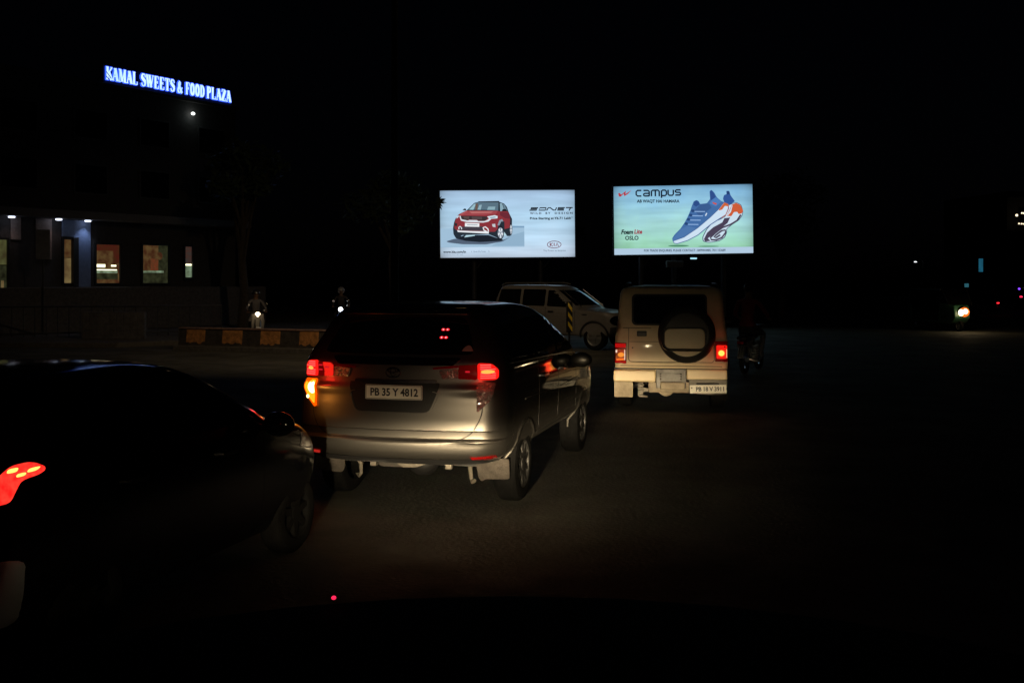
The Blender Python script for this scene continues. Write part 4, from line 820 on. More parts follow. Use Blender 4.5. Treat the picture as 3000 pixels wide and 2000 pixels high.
bm = BM(); box(bm, SL_-.1, SR_+.1, -.18, 9.1, 9.552, 9.70); obj('parapet', bm, wallm, shop, bevel=.02)
bm = BM(); box(bm, SL_, SR_+.3, -1.6, -.002, .14, 1.75); obj('plinth', bm, mat('plinth_stone', (.12, .11, .11), .8, bump=.3, var=.3), shop, bevel=.02)
for k in range(5):          # dark upper storeys
    for zz in (5.3, 7.4):
        s0 = SL_+.8+k*(SR_-SL_)/5; bm = BM(); box(bm, s0, s0+1.5, -.06, .002, zz, zz+1.2); fr = obj('window', bm, mat('window_frame', (.08, .08, .08), .6), shop, bevel=.01)
        bm = BM(); box(bm, s0+.08, s0+1.42, -.075, -.061, zz+.08, zz+1.12); obj('pane', bm, GLASS, fr)
warm1 = emis('shop_glow_tan', (.19, .11, .04), .45, .12, 3.5, (.10, .035, .015)); warm2 = emis('shop_glow_red', (.11, .013, .010), .55, .2, 2.5, (.07, .03, .01)); warm3 = emis('shop_glow_cream', (.26, .19, .075), .65, .14, 2.2, (.13, .08, .035)); dimg = emis('shop_glow_green', (.05, .055, .025), .6, .2, 4, (.012, .012, .006)); strip = emis('tube_white', (1, .95, .6), 2.2); green = emis('counter_green', (.30, .42, .28), .7, .2, 4, (.08, .10, .05))
fmat = mat('shopfront_frame', (.03, .03, .03), .5)
def lit(px0, px1, py0, py1, m, h=.02, parent=None, name='pane', th=.02):
    s0, s1 = s_of(px0), s_of(px1); pm = (px0+px1)/2; bm = BM(); box(bm, s0, s1, -h, -h+th, z_of(pm, py1), z_of(pm, py0)); return obj(name, bm, m, parent or shop, 0)
def frame(px0, px1, py0, py1, bars=1):
    s0, s1 = s_of(px0), s_of(px1); pm = (px0+px1)/2; z0, z1 = z_of(pm, py1), z_of(pm, py0); bm = BM()
    for a, b, c, d in ((s0-.07, s1+.07, z0-.07, z0), (s0-.07, s1+.07, z1, z1+.07), (s0-.07, s0, z0, z1), (s1, s1+.07, z0, z1)): box(bm, a, b, -.10, .002, c, d)
    return obj('window', bm, fmat, shop)
w = frame(279, 348, 717, 829); lit(279, 348, 717, 829, warm1, parent=w); lit(281, 345, 717, 735, warm2, .03, w, 'red_display'); lit(331, 347, 717, 772, warm2, .032, w, 'red_display')
lit(279, 306, 774, 783, strip, .05, w, 'light_strip'); lit(324, 338, 776, 781, strip, .05, w, 'light_strip'); lit(281, 340, 789, 792, strip, .05, w, 'light_strip'); lit(281, 342, 792, 800, green, .04, w, 'counter'); lit(279, 343, 801, 818, dimg, .042, w, 'counter')
w = frame(415, 490, 719, 829); lit(415, 463, 719, 795, warm1, parent=w); lit(463, 490, 719, 829, dimg, parent=w); lit(440, 462, 758, 792, emis('shop_orange', (.22, .05, .02), .6, .2, 6, (.1, .05, .02)), .03, w, 'display'); lit(415, 478, 793, 799, green, .03, w, 'counter'); lit(415, 476, 800, 829, dimg, .032, w, 'counter')
bm = BM(); c_ = Vector(fb(s_of(466), z_of(466, 750), .04)); sphere(bm, c_, (.14, .03, .16)); obj('round_display', bm, warm1, w)
w = frame(539, 560, 723, 816); lit(539, 560, 723, 772, emis('shop_dim', (.05, .045, .04), .6, .2, 5, (.09, .03, .02)), parent=w); lit(539, 559, 773, 778, strip, .04, w, 'light_strip'); lit(539, 560, 778, 812, green, .03, w, 'counter')
w = frame(184, 207, 702, 829); lit(184, 207, 702, 755, warm1, parent=w); lit(184, 207, 756, 829, warm3, parent=w)
w = frame(-30, 18, 702, 849); lit(-30, 18, 702, 775, emis('shop_olive', (.13, .14, .05), .6, .2, 3, (.06, .05, .02)), parent=w); lit(-30, 18, 778, 849, dimg, parent=w); lit(2, 10, 822, 846, warm3, .03, w, 'display')
# blue painted pier and door jamb, lit by the downlights
bm = BM(); box(bm, s_of(212), s_of(262), -.09, -.002, 1.76, 4.29); box(bm, s_of(180), s_of(212), -.092, -.002, z_of(195, 694), 4.29); obj('blue_pier', bm, mat('blue_wall', (.24, .32, .52), .6, bump=.1, var=.12), shop, bevel=.01)
bm = BM(); box(bm, s_of(208), s_of(224), -.16, -.094, 1.76, z_of(215, 696)); obj('door_jamb', bm, fmat, shop, bevel=.01)
bm = BM(); box(bm, s_of(104), s_of(150), -.05, -.002, z_of(125, 760), 4.29); box(bm, s_of(30), s_of(60), -.05, -.002, z_of(45, 702), 4.29); obj('cream_panel', bm, mat('cream_panel', (.42, .34, .32), .7, var=.2), shop, bevel=.01)
for px, py in ((18, 646), (156, 647), (241, 651)):
    s_ = s_of(px); bm = BM(); M = Matrix.Translation((s_, -.35, 4.285)); lathe(bm, [(0, .01), (.11, .01), (.12, -.03), (.09, -.05), (0, -.05)], M, 20); l = obj('downlight', bm, emis('down_white', (.75, .82, 1), 2.5), shop)
    d = bpy.data.lights.new('downlight_beam', 'SPOT'); d.energy = 16 if px == 241 else 3; d.color = (.6, .72, 1) if px > 200 else (1, .75, .7); d.spot_size = R(110); d.spot_blend = .8; d.shadow_soft_size = .08
    o = bpy.data.objects.new('downlight_beam', d); COL.objects.link(o); o.parent = shop; o.location = (s_, -.35, 4.2); o.rotation_euler = (0, 0, 0)
p_ = (s_of(559), z_of(559, 334)); bm = BM(); sphere(bm, (p_[0], -.14, p_[1]), (.09, .07, .065)); wl = obj('wall_lamp', bm, emis('wall_lamp_white', (.95, 1, .95), 3), shop); lamp_light('wall_lamp_source', (p_[0], -.35, p_[1]-.1), (.8, 1, .95), 1.2, .08, shop)
# rooftop letters
sign = thing('rooftop_sign', 'glowing blue-white shop name letters along the roof of the dark building', 'sign', B0+NV*.07, math.atan2(TV.y, TV.x))
bl = emis('letter_edge_blue', (.03, .10, 1), 1.6); wh = emis('letter_core', (.36, .58, 1.0), 1.5, .18, 1.6, (.55, .75, 1.0))
def letters():
    # high contrast serif capitals in a unit box; strokes (points, width)
    t_, n_ = .26, .10
    def ser(x, y, w_=.34): return ([(x-w_/2, y), (x+w_/2, y)], .07)
    L_ = {'K': (.8, [([(.2, 0), (.2, 1)], t_), ([(.25, .42), (.74, .97)], n_), ([(.36, .56), (.72, .02)], t_), ser(.2, .035), ser(.2, .965), ser(.7, .035, .3), ser(.7, .965, .26)]),
          'A': (.8, [([(.12, .02), (.36, .98)], n_), ([(.36, .98), (.66, .02)], t_), ([(.2, .34), (.56, .34)], n_), ser(.12, .035, .26), ser(.66, .035)]),
          'M': (1.0, [([(.15, 0), (.15, 1)], n_), ([(.2, .98), (.48, .05)], t_*.9), ([(.48, .05), (.76, .98)], n_), ([(.8, 0), (.8, 1)], t_), ser(.15, .035, .28), ser(.15, .965, .26), ser(.8, .035), ser(.82, .965, .3)]),
          'L': (.7, [([(.2, 0), (.2, 1)], t_), ([(.2, .04), (.62, .04)], .09), ([(.62, .02), (.62, .26)], .09), ser(.2, .965)]),
          'S': (.66, [([(.56, .72), (.54, .88), (.42, .96), (.24, .95), (.14, .82), (.18, .66), (.34, .54), (.5, .42), (.56, .26), (.5, .1), (.34, .03), (.18, .06), (.1, .26)], [.1, .1, .1, .13, .2, .24, .24, .24, .22, .15, .1, .1, .1])]),
          'W': (1.05, [([(.12, .98), (.32, .03)], t_*.9), ([(.32, .03), (.52, .9)], n_), ([(.46, .98), (.68, .03)], t_*.9), ([(.68, .03), (.92, .98)], n_), ser(.14, .965), ser(.5, .965, .3), ser(.92, .965, .26)]),
          'E': (.72, [([(.2, 0), (.2, 1)], t_), ([(.2, .04), (.62, .04)], .09), ([(.2, .96), (.6, .96)], .09), ([(.2, .52), (.48, .52)], .09), ([(.62, .02), (.62, .26)], .09), ([(.6, .98), (.6, .76)], .09), ([(.48, .4), (.48, .64)], .07)]),
          'F': (.66, [([(.2, 0), (.2, 1)], t_), ([(.2, .96), (.58, .96)], .09), ([(.2, .52), (.46, .52)], .09), ([(.58, .98), (.58, .74)], .09), ([(.46, .4), (.46, .64)], .07), ser(.2, .035)]),
          'T': (.74, [([(.37, 0), (.37, 1)], t_), ([(.08, .96), (.66, .96)], .09), ([(.08, .98), (.08, .74)], .09), ([(.66, .98), (.66, .74)], .09), ser(.37, .035)]),
          'O': (.76, [([(.38+.22*math.cos(R(q)), .5+.46*math.sin(R(q))) for q in range(0, 361, 20)], [.10+.16*abs(math.cos(R(q))) for q in range(0, 361, 20)])]),
          'D': (.78, [([(.2, 0), (.2, 1)], t_), ([(.2, .96), (.36, .96), (.5, .86), (.58, .68), (.6, .5), (.58, .32), (.5, .14), (.36, .04), (.2, .04)], [.08, .1, .16, .22, .24, .22, .16, .1, .08]), ([(.06, .035), (.2, .035)], .07), ([(.06, .965), (.2, .965)], .07)]),
          'P': (.7, [([(.2, 0), (.2, 1)], t_), ([(.2, .96), (.38, .96), (.5, .9), (.54, .74), (.5, .58), (.38, .5), (.2, .5)], [.08, .1, .18, .22, .18, .1, .08]), ser(.2, .035), ([(.06, .965), (.2, .965)], .07)]),
          'Z': (.7, [([(.12, .96), (.58, .96)], .09), ([(.56, .95), (.14, .05)], t_), ([(.1, .04), (.58, .04)], .09), ([(.58, .02), (.6, .26)], .09), ([(.12, .98), (.1, .76)], .09)]),
          '&': (.86, [([(.74, .04), (.62, .1), (.28, .62), (.24, .8), (.34, .95), (.46, .86), (.44, .7), (.2, .42), (.12, .24), (.2, .06), (.38, .03), (.56, .16), (.68, .42)], [.16, .2, .22, .16, .1, .12, .12, .16, .2, .18, .1, .1, .08]), ([(.58, .44), (.8, .44)], .06)])}
    ws = [('KAMAL', 304, 397.5), ('SWEETS', 406.5, 506), ('&', 512.5, 530), ('FOOD', 537, 594), ('PLAZA', 599, 671)]
    z0, z1 = 9.84, 10.35
    for wd, p0, p1 in ws:
        s0, s1 = s_of(p0), s_of(p1); tot = sum(L_[c][0] for c in wd); x = s0; k = (s1-s0)/tot
        for c in wd:
            bmc, bme = BM(), BM(); hz = z1-z0
            for pts, wdt in L_[c][1]:
                wl_ = wdt if isinstance(wdt, list) else [wdt]*len(pts)
                for bm_, h0, h1, grow in ((bme, .0, .06, .022), (bmc, .062, .07, -.003)):
                    P2 = [Vector((x+q[0]*k, z0+q[1]*hz)) for q in pts]; Lf, Rt = [], []
                    for i, q in enumerate(P2):
                        dd = (P2[min(i+1, len(P2)-1)]-P2[max(i-1, 0)]).normalized(); nn = Vector((-dd.y, dd.x)); ww = (abs(nn.x)*k+abs(nn.y)*hz*.9)*wl_[i]/2+grow
                        Lf.append(q+nn*ww); Rt.append(q-nn*ww)
                    for i in range(len(P2)-1):
                        prism(bm_, [tuple(Lf[i]), tuple(Lf[i+1]), tuple(Rt[i+1]), tuple(Rt[i])], fb, h0, h1+.0003*i)
            e = obj('letter', bme, bl, sign, 0); obj('letter_face', bmc, wh, e, 0)
            x += L_[c][0]*k
letters()
bm = BM(); box(bm, s_of(300), s_of(676), .02, .06, 9.705, 10.42)
obj('backing_board', bm, mat('sign_back', (.012, .012, .02), .7), sign)
bm = BM()
for q in (310, 370, 430, 490, 550, 610, 665): tube(bm, [(s_of(q), .1, 9.70), (s_of(q), .1, 9.55)], .02, 6); tube(bm, [(s_of(q), .12, 10.3), (s_of(q), .8, 9.70)], .02, 6)
obj('support', bm, STEELP, sign)
bm = BM()
for dz in (0, -.17): prism(bm, [(s_of(303), 10.16+dz), (s_of(303), 10.12+dz), (s_of(318), 9.88+dz), (s_of(318), 9.92+dz)], fb, .10, .11)
obj('cable', bm, mat('cable_black', (.004, .004, .004), .9), sign)
# things on the forecourt: tiled planter wall, railing, pale sign board
q = B0+TV*s_of(215)+NV*3.2
bm = BM(); box(bm, -1.0, 1.0, -.1, .1, 0, .85)
for i in range(9): box(bm, -.98+.22*i, -.98+.22*i+.19, -.112, -.099, .10, .42); box(bm, -.98+.22*i, -.98+.22*i+.19, -.112, -.099, .46, .80)
o = obj('tiled_wall', bm, mat('grey_tile', (.13, .125, .13), .6, var=.35, vscale=5), None, bevel=.004); o.location = (q.x+1.2, q.y-4.2, .14); tag(o, 'low grey tiled wall in front of the sweet shop door', 'wall')
rl = thing('railing', 'dark metal railing on the forecourt before the sweet shop windows', 'railing', (-18.5, 33.2, .14), R(14))
bm = BM()
for i in range(26): tube(bm, [(i*.35, 0, 0), (i*.35, 0, 1.0)], .018, 6)
obj('balusters', bm, STEELP, rl); bm = BM(); tube(bm, [(0, 0, 1.0), (8.75, 0, 1.0)], .03, 8); tube(bm, [(0, 0, .12), (8.75, 0, .12)], .02, 8); obj('handrail', bm, STEELP, rl)
nb = thing('notice_board', 'grey blank notice board standing before the shop front at left', 'notice board', P(126, 760, 36), R(14)); bm = BM(); box(bm, -.23, .23, -.03, .03, .0, 1.05)
obj('board', bm, mat('notice_grey', (.30, .32, .36), .7, var=.2), nb, bevel=.01); bm = BM(); tube(bm, [(0, .05, 0), (0, .05, -2.62)], .03); tube(bm, [(0, .05, .0), (0, .05, .9)], .03); obj('post', bm, STEELP, nb)

# ================================================================== PEOPLE ON TWO-WHEELERS
def person(label, loc, rz, shirt, trousers, helmet, scale=1.0, bare=False, lean=0):
    J = {}; E = []; V = []; RR = []
    def jv(k, co, r): J[k] = len(V); V.append(Vector(co)*scale); RR.append(r*scale if not isinstance(r, tuple) else (r[0]*scale, r[1]*scale))
    jv('pel', (0, .20, .86), (.15, .12)); jv('wai', (0, .22+lean*.3, 1.02), (.13, .10)); jv('che', (0, .26+lean*.7, 1.20), (.155, .115)); jv('sho', (0, .30+lean, 1.36), (.12, .09)); jv('nec', (0, .33+lean, 1.45), .055); jv('hd0', (0, .36+lean, 1.52), .075); jv('hd1', (0, .37+lean, 1.62), .095); jv('hd2', (0, .37+lean, 1.68), .06)
    E += [(0, 1), (1, 2), (2, 3), (3, 4), (4, 5), (5, 6), (6, 7)]
    for s_, n_ in ((-1, 'l'), (1, 'r')):
        jv(n_+'sh', (s_*.18, .30+lean, 1.37), .06); jv(n_+'el', (s_*.31, .48+lean*.6, 1.12), .046); jv(n_+'wr', (s_*.30, .74, 1.02), .03); jv(n_+'pa', (s_*.29, .81, 1.02), (.036, .022))
        E += [(J['sho'], J[n_+'sh']), (J[n_+'sh'], J[n_+'el']), (J[n_+'el'], J[n_+'wr']), (J[n_+'wr'], J[n_+'pa'])]
        for i in range(4):
            jv('%sf%d' % (n_, i), (s_*(.255+.022*i), .86+.004*(i in (1, 2)), 1.022), .010); jv('%sg%d' % (n_, i), (s_*(.255+.022*i), .872, .995), .009); E += [(J[n_+'pa'], J['%sf%d' % (n_, i)]), (J['%sf%d' % (n_, i)], J['%sg%d' % (n_, i)])]
        jv(n_+'th', (s_*.245, .82, .995), .011); jv(n_+'ti', (s_*.25, .85, .985), .009); E += [(J[n_+'pa'], J[n_+'th']), (J[n_+'th'], J[n_+'ti'])]
        jv(n_+'hi', (s_*.10, .24, .84), .10); jv(n_+'kn', (s_*.21, .64, .74), .065); jv(n_+'an', (s_*.19, .48, .36), .042); jv(n_+'to', (s_*.19, .66, .32), .038)
        E += [(0, J[n_+'hi']), (J[n_+'hi'], J[n_+'kn']), (J[n_+'kn'], J[n_+'an']), (J[n_+'an'], J[n_+'to'])]
    me = bpy.data.meshes.new('person'); me.from_pydata([tuple(v) for v in V], E, []); o = bpy.data.objects.new('person', me); COL.objects.link(o)
    sk_ = o.modifiers.new('skin', 'SKIN'); sv = me.skin_vertices[0].data
    for i, r in enumerate(RR): sv[i].radius = r if isinstance(r, tuple) else (r, r); sv[i].use_root = (i == 0)
    o.modifiers.new('sub', 'SUBSURF').levels = 1
    dg = bpy.context.evaluated_depsgraph_get(); m2 = bpy.data.meshes.new_from_object(o.evaluated_get(dg)); o.modifiers.clear(); o.data = m2; bpy.data.meshes.remove(me); m2.name = 'person'
    m2.materials.clear()
    for m in (shirt, trousers, mat('skin_brown', (.22, .12, .07), .6)): m2.materials.append(m)
    for p in m2.polygons:
        c = p.center/scale; p.use_smooth = True
        p.material_index = 2 if (c.z > 1.43 or (abs(c.x) > .2 and c.y > .62 and c.z > .9)) else (1 if c.z < .93 else 0)
    o.location = loc; o.rotation_euler = (0, 0, rz); tag(o, label, 'person')
    y0 = .37+lean; bm = BM()
    for s_ in (-1, 1): sphere(bm, Vector((s_*.035, y0+.088, 1.60))*scale, .012*scale, n=8)
    sphere(bm, Vector((0, y0+.105, 1.575))*scale, (.014*scale, .02*scale, .022*scale), n=8); sphere(bm, Vector((0, y0+.09, 1.535))*scale, (.028*scale, .012*scale, .008*scale), n=8); obj('face', bm, mat('skin_brown', (.22, .12, .07), .6), o)
    bm = BM(); sphere(bm, Vector((0, y0-.01, 1.63))*scale, tuple(k*scale for k in ((.135, .15, .14) if helmet else (.102, .112, .10))), n=20)
    for v in list(bm.verts):
        if v.co.z < 1.60*scale and v.co.y > (y0+.02)*scale: v.co.y = (y0+.02)*scale
    obj('helmet' if helmet else 'hair', bm, helmet or mat('hair_black', (.01, .008, .007), .5), o)
    return o
def motorcycle(label, loc, rz, bodym, headlit=None, taillit=None, scooter=False, group='two-wheelers', cat='motorcycle'):
    t = thing('scooter' if scooter else 'motorcycle', label, cat, loc, rz, group); r = .30 if not scooter else .25; y1 = 1.27
    for y in (0, y1):
        M = Matrix.Translation((0, y, r)) @ Matrix.Rotation(R(90), 4, 'Y'); bm = BM()
        lathe(bm, [(r-.08, -.035), (r-.03, -.05), (r, -.02), (r, .02), (r-.03, .05), (r-.08, .035)], M, 36, close=True); w_ = obj('wheel', bm, RUBBER, t)
        bm = BM(); lathe(bm, [(r-.08, -.034), (r-.095, -.02), (r-.095, .02), (r-.08, .034)], M, 36); lathe(bm, [(0, -.06), (.05, -.06), (.05, .06), (0, .06)], M, 16)
        for k in range(12):
            a_ = 2*math.pi*k/12; tube(bm, [M @ Vector((.04*math.cos(a_), .04*math.sin(a_), -.03 if k % 2 else .03)), M @ Vector(((r-.09)*math.cos(a_+.25), (r-.09)*math.sin(a_+.25), 0))], .004, 5)
        obj('rim', bm, CHROME, w_)
        bm = BM(); a0, a1 = (20, 170) if y == 0 else (40, 150)
        for w0 in (-.05, 0, .05): tube(bm, [(w0, y+(r+.035)*math.cos(R(a_)), r+(r+.035-abs(w0)*.3)*math.sin(R(a_))) for a_ in range(a0, a1+1, 10)], .028, 6)
        obj('mudguard', bm, bodym if scooter else mat('guard_grey', (.12, .12, .12), .35, .6), t)
    bm = BM(); prism(bm, rounded([(-.28, .80), (-.05, .84), (.25, .80), (.55, .78), (.56, .70), (.0, .72), (-.26, .74)], .03), lambda y, z, h: Vector((h*(1 if y < .4 else .8), y, z)), -.11, .11); obj('seat', bm, BLACK, t, bevel=.03, bseg=3)
    bm = BM()
    if scooter:
        prism(bm, rounded([(-.30, .72), (.50, .70), (.45, .40), (.1, .32), (-.2, .38)], .06), lambda y, z, h: Vector((h, y, z)), -.16, .16); prism(bm, rounded([(.35, .34), (.95, .34), (.95, .26), (.35, .26)], .03), lambda y, z, h: Vector((h, y, z)), -.17, .17)
        prism(bm, rounded([(.90, .30), (1.0, .30), (1.14, .92), (1.05, .95)], .04), lambda y, z, h: Vector((h, y, z)), -.19, .19); obj('body', bm, bodym, t, bevel=.04, bseg=3)
    else:
        sphere(bm, (0, .68, .83), (.14, .27, .13)); obj('fuel_tank', bm, bodym, t)
        bm = BM(); prism(bm, rounded([(-.25, .72), (.35, .70), (.30, .52), (-.15, .62)], .03), lambda y, z, h: Vector((h, y, z)), -.10, .10); obj('side_panel', bm, bodym, t, bevel=.02)
        bm = BM()
        for k in range(5): box(bm, -.12, .12, .52, .78, .36+.05*k, .385+.05*k)
        box(bm, -.10, .10, .45, .80, .26, .38); obj('engine', bm, ALLOY, t, bevel=.006)
        bm = BM(); tube(bm, [(.08, .78, .5), (.10, .88, .32), (.13, .6, .24), (.15, .1, .27), (.16, -.42, .34)], [.02, .02, .03, .045, .05]); obj('exhaust', bm, CHROME, t)
        bm = BM(); tube(bm, [(0, 1.02, .92), (0, .75, .62), (0, .72, .28), (0, .3, .3), (0, 0, r)], .022); tube(bm, [(0, .95, .88), (0, .4, .70), (0, -.3, .74)], .02); tube(bm, [(-.09, 0, r), (-.11, -.15, .70)], .018); tube(bm, [(.09, 0, r), (.11, -.15, .70)], .018); obj('frame', bm, BLACK, t)
    bm = BM()
    for s_ in (-1, 1): tube(bm, [(s_*.08, y1, r), (s_*.08, 1.02, .96)], .02)
    obj('fork', bm, CHROME, t)
    bm = BM(); tube(bm, [(-.34, .82, 1.02), (-.2, .90, 1.03), (0, 1.0, 1.0), (.2, .90, 1.03), (.34, .82, 1.02)], .014)
    for s_ in (-1, 1): tube(bm, [(s_*.22, .90, 1.03), (s_*.27, .92, 1.20)], .007, 6); sphere(bm, (s_*.28, .92, 1.24), (.055, .012, .04), n=10)
    obj('handlebar', bm, CHROME, t)
    bm = BM(); M = Matrix.Translation((0, 1.10, .92)) @ Matrix.Rotation(R(-90), 4, 'X'); lathe(bm, [(0, -.12), (.06, -.11), (.095, -.02), (.1, .0), (.085, .012), (0, .022)], M, 24); hl = obj('headlight', bm, CHROME, t)
    if headlit:
        bm = BM(); lathe(bm, [(.084, .016), (.06, .03), (0, .038)], M, 20); lathe(bm, [(.084, .016), (0, .014)], M, 20); obj('lens', bm, headlit, hl)
    bm = BM(); box(bm, -.07, .07, -.36, -.31, .66, .72); obj('tail_light', bm, taillit or REDGLASS, t, bevel=.01)
    return t
red_shirt = mat('maroon_shirt', (.24, .025, .03), .85, var=.15); dark_tr = mat('dark_trousers', (.02, .02, .025), .85); grey_sh = mat('grey_shirt', (.18, .17, .18), .85, var=.15)
# by the off-roader: rider in a dark red shirt
mp = P(2188, 1090, 22)
mrz = R(-27)
motorcycle('dark motorcycle with chrome rims waiting right of the cream off-roader', (mp.x-.05, mp.y, 0), mrz, mat('moto_black', (.015, .015, .018), .25, coat=.6), None, None)
person('person in a dark red shirt astride the motorcycle right of the cream off-roader', (mp.x-.05, mp.y, 0), mrz, red_shirt, dark_tr, None, 1.13)
hw = emis('headlight_warm', (1, .78, .5), 5); hc = emis('headlight_cool', (.9, .95, 1), 5)
def fwd(px, py, d, rz, yl=1.12, zl=.92):      # put a two-wheeler so that its lamp is where the photo shows it
    p = P(px, py, d); return Vector((p.x-(-math.sin(rz)*yl), p.y-math.cos(rz)*yl, 0))
rz = R(180+18); l1 = fwd(755, 918, 32.6, rz)
motorcycle('pale scooter with a warm lit headlight behind the left part of the striped barrier', l1, rz, mat('scooter_cream', (.45, .43, .40), .4, coat=.4), hw, None, True, cat='scooter')
person('person in a grey shirt riding the pale scooter behind the barrier', l1, rz, grey_sh, mat('pale_trousers', (.32, .30, .29), .9), mat('helmet_dark', (.03, .03, .035), .3, coat=.5), .98)
rz = R(180+8); l2 = fwd(998, 902, 38.5, rz)
motorcycle('motorcycle with a cold white headlight coming round behind the striped barrier', l2, rz, mat('moto_blue', (.02, .03, .06), .3, coat=.6), hc, None)
person('person in a white helmet riding the motorcycle with the white headlight', l2, rz, mat('brown_jacket', (.05, .04, .035), .8), dark_tr, mat('helmet_pale', (.35, .35, .36), .3, coat=.5), 1.0)
for px, py, d, c_ in ((755, 918, 32.6, (1, .75, .45)), (998, 902, 38.5, (.9, .95, 1))):
    p = P(px, py, d); lamp_light('headlight_source', (p.x, p.y-.25, p.z), c_, .5, .06)

# ================================================================== FAR RIGHT: oncoming three-wheeler, lit sign, tail lights, lamps
def rickshaw():
    p = P(2821, 914, 40); rz = R(180+12)
    t = thing('auto_rickshaw', 'oncoming three-wheeler with a blazing yellow headlight at the far right', 'auto rickshaw', (p.x, p.y+.15, 0), rz)
    g = mat('rickshaw_green', (.02, .07, .04), .4, coat=.4)
    bm = BM(); prism(bm, rounded([(-.12, .35), (.1, .55), (.0, 1.05), (-.5, 1.12), (-.6, .42), (-2.3, .42), (-2.4, 1.05), (-2.55, 1.05), (-2.55, .30), (-.3, .28)], .06), lambda y, z, h: Vector((h*(.55 if y > -.4 else 1), y, z)), -.62, .62); obj('body', bm, g, t, bevel=.03)
    bm = BM(); prism(bm, rounded([(-.45, 1.68), (-2.5, 1.68), (-2.55, 1.05), (-2.48, 1.05), (-2.42, 1.62), (-.45, 1.62)], .04), lambda y, z, h: Vector((h, y, z)), -.62, .62); obj('canopy', bm, BLACK, t)
    bm = BM(); prism(bm, [(-.08, 1.06), (-.05, 1.06), (-.42, 1.64), (-.45, 1.64)], lambda y, z, h: Vector((h, y, z)), -.5, .5); obj('windscreen', bm, GLASS, t)
    bm = BM()
    for s_ in (-1, 1): tube(bm, [(s_*.52, -.06, 1.05), (s_*.55, -.45, 1.65)], .02)
    obj('pillar', bm, BLACK, t)
    for x, y in ((0, -.12), (-.55, -2.1), (.55, -2.1)): wheel(t, x, y, .22, .1, 5)
    M = Matrix.Translation((0, .10, .77)) @ Matrix.Rotation(R(-90), 4, 'X'); bm = BM(); lathe(bm, [(0, -.1), (.16, -.08), (.2, .0), (.17, .02)], M, 24); hl = obj('headlight', bm, CHROME, t)
    bm = BM(); sphere(bm, (-.08, .12, .79), (.13, .05, .11)); sphere(bm, (.09, .12, .75), (.12, .05, .13)); obj('lens', bm, emis('rick_hot', (1, .82, .45), 6), hl)
    bm = BM(); sphere(bm, (-.05, .10, .77), (.25, .05, .19)); obj('lens_rim', bm, emis('rick_rim', (1, .16, .02), 1.5), hl)
    lamp_light('headlight_source', (p.x, p.y-.4, p.z), (1, .75, .4), 12, .1)
rickshaw()
p = P(2870, 777, 62); t = thing('lit_sign', 'tall dim cyan lit sign on a pole above the far right of the road', 'sign', (p.x, p.y, 0), R(25))
bm = BM(); box(bm, -.17, .22, -.06, .06, p.z-.42, p.z+.42); fc = obj('box', bm, STEELP, t); bm = BM(); box(bm, -.15, .20, -.075, -.062, p.z-.40, p.z+.40); obj('face', bm, emis('cyan_sign', (.015, .16, .26), .8, .2, 1.5, (.01, .06, .10)), fc); bm = BM(); tube(bm, [(.1, 0, 0), (.1, 0, p.z-.42)], .05); obj('pole', bm, STEELP, t)
p = P(2831, 835, 55); t = thing('lit_sign', 'small square dim cyan sign low over the three-wheeler', 'sign', (p.x, p.y, 0)); bm = BM(); box(bm, -.14, .14, -.05, .05, p.z-.13, p.z+.13); fc = obj('box', bm, STEELP, t); bm = BM(); box(bm, -.12, .10, -.065, -.052, p.z-.11, p.z+.08); obj('face', bm, emis('cyan_small', (.05, .22, .28), .7, .2, 6, (.005, .03, .05)), fc); bm = BM(); tube(bm, [(0, 0, 0), (0, 0, p.z-.13)], .04); obj('pole', bm, STEELP, t)
tl = emis('far_tail_red', (1, .02, .03), 3)
rz = R(-8); p = P(2924, 856, 60); l3 = Vector((p.x-math.sin(rz)*.33, p.y+.33, 0)); ml = motorcycle('distant motorcycle with one red tail light at the right', l3, rz, DARKPAINT, None, tl)
person('person on the distant motorcycle with the red tail light', l3, rz, mat('olive_shirt', (.12, .11, .08), .85), dark_tr, mat('helmet_dark', (.03, .03, .035), .3, coat=.5))
def far_car():
    p = P(2994, 841, 70); t = thing('hatchback', 'distant car at the right edge with red and blue lights', 'hatchback', (p.x+.7, p.y, 0), R(-10))
    sh = Shell([(.25, .78, .1, 3.6, .2, .4, .05), (.5, .84, 0, 3.8, .2, .4, .05), (.9, .84, .05, 3.6, .2, .4, .05), (1.0, .82, .1, 2.9, .2, .3, .05), (1.4, .66, .4, 2.0, .2, .2, .05), (1.5, .5, .6, 1.8, .2, .2, .05)])
    b = obj('body', sh.mesh(), DARKPAINT, t); cut(b, arches(.84, (.65, 3.0), .29, .34))
    for s_ in (-1, 1):
        bm = BM(); patch_bm(bm, rrect(*sorted((s_*.6, s_*.78)), .84, .96, .03), sh.R_, .02, .04); obj('tail_light', bm, emis('far_red_dim', (1, .03, .1), 1.3) if s_ < 0 else REDGLASS, t)
        for y in (.65, 3.0): wheel(t, s_*.74, y, .29, .17, 5, outward=s_)
    bm = BM(); patch_bm(bm, rrect(-.55, .55, 1.0, 1.3, .05), sh.R_, .01, .03); obj('rear_window', bm, GLASS, t)
far_car()
p = P(2986, 846, 66); t = thing('roadside_light', 'small blue-violet light on a short post by the distant car', 'lamp', (p.x, p.y, 0)); bm = BM(); sphere(bm, (0, 0, p.z), .07); obj('lens', bm, emis('violet', (.2, .05, 1), 2), t); bm = BM(); tube(bm, [(0, 0, 0), (0, 0, p.z-.06)], .03); obj('post', bm, BLACK, t)
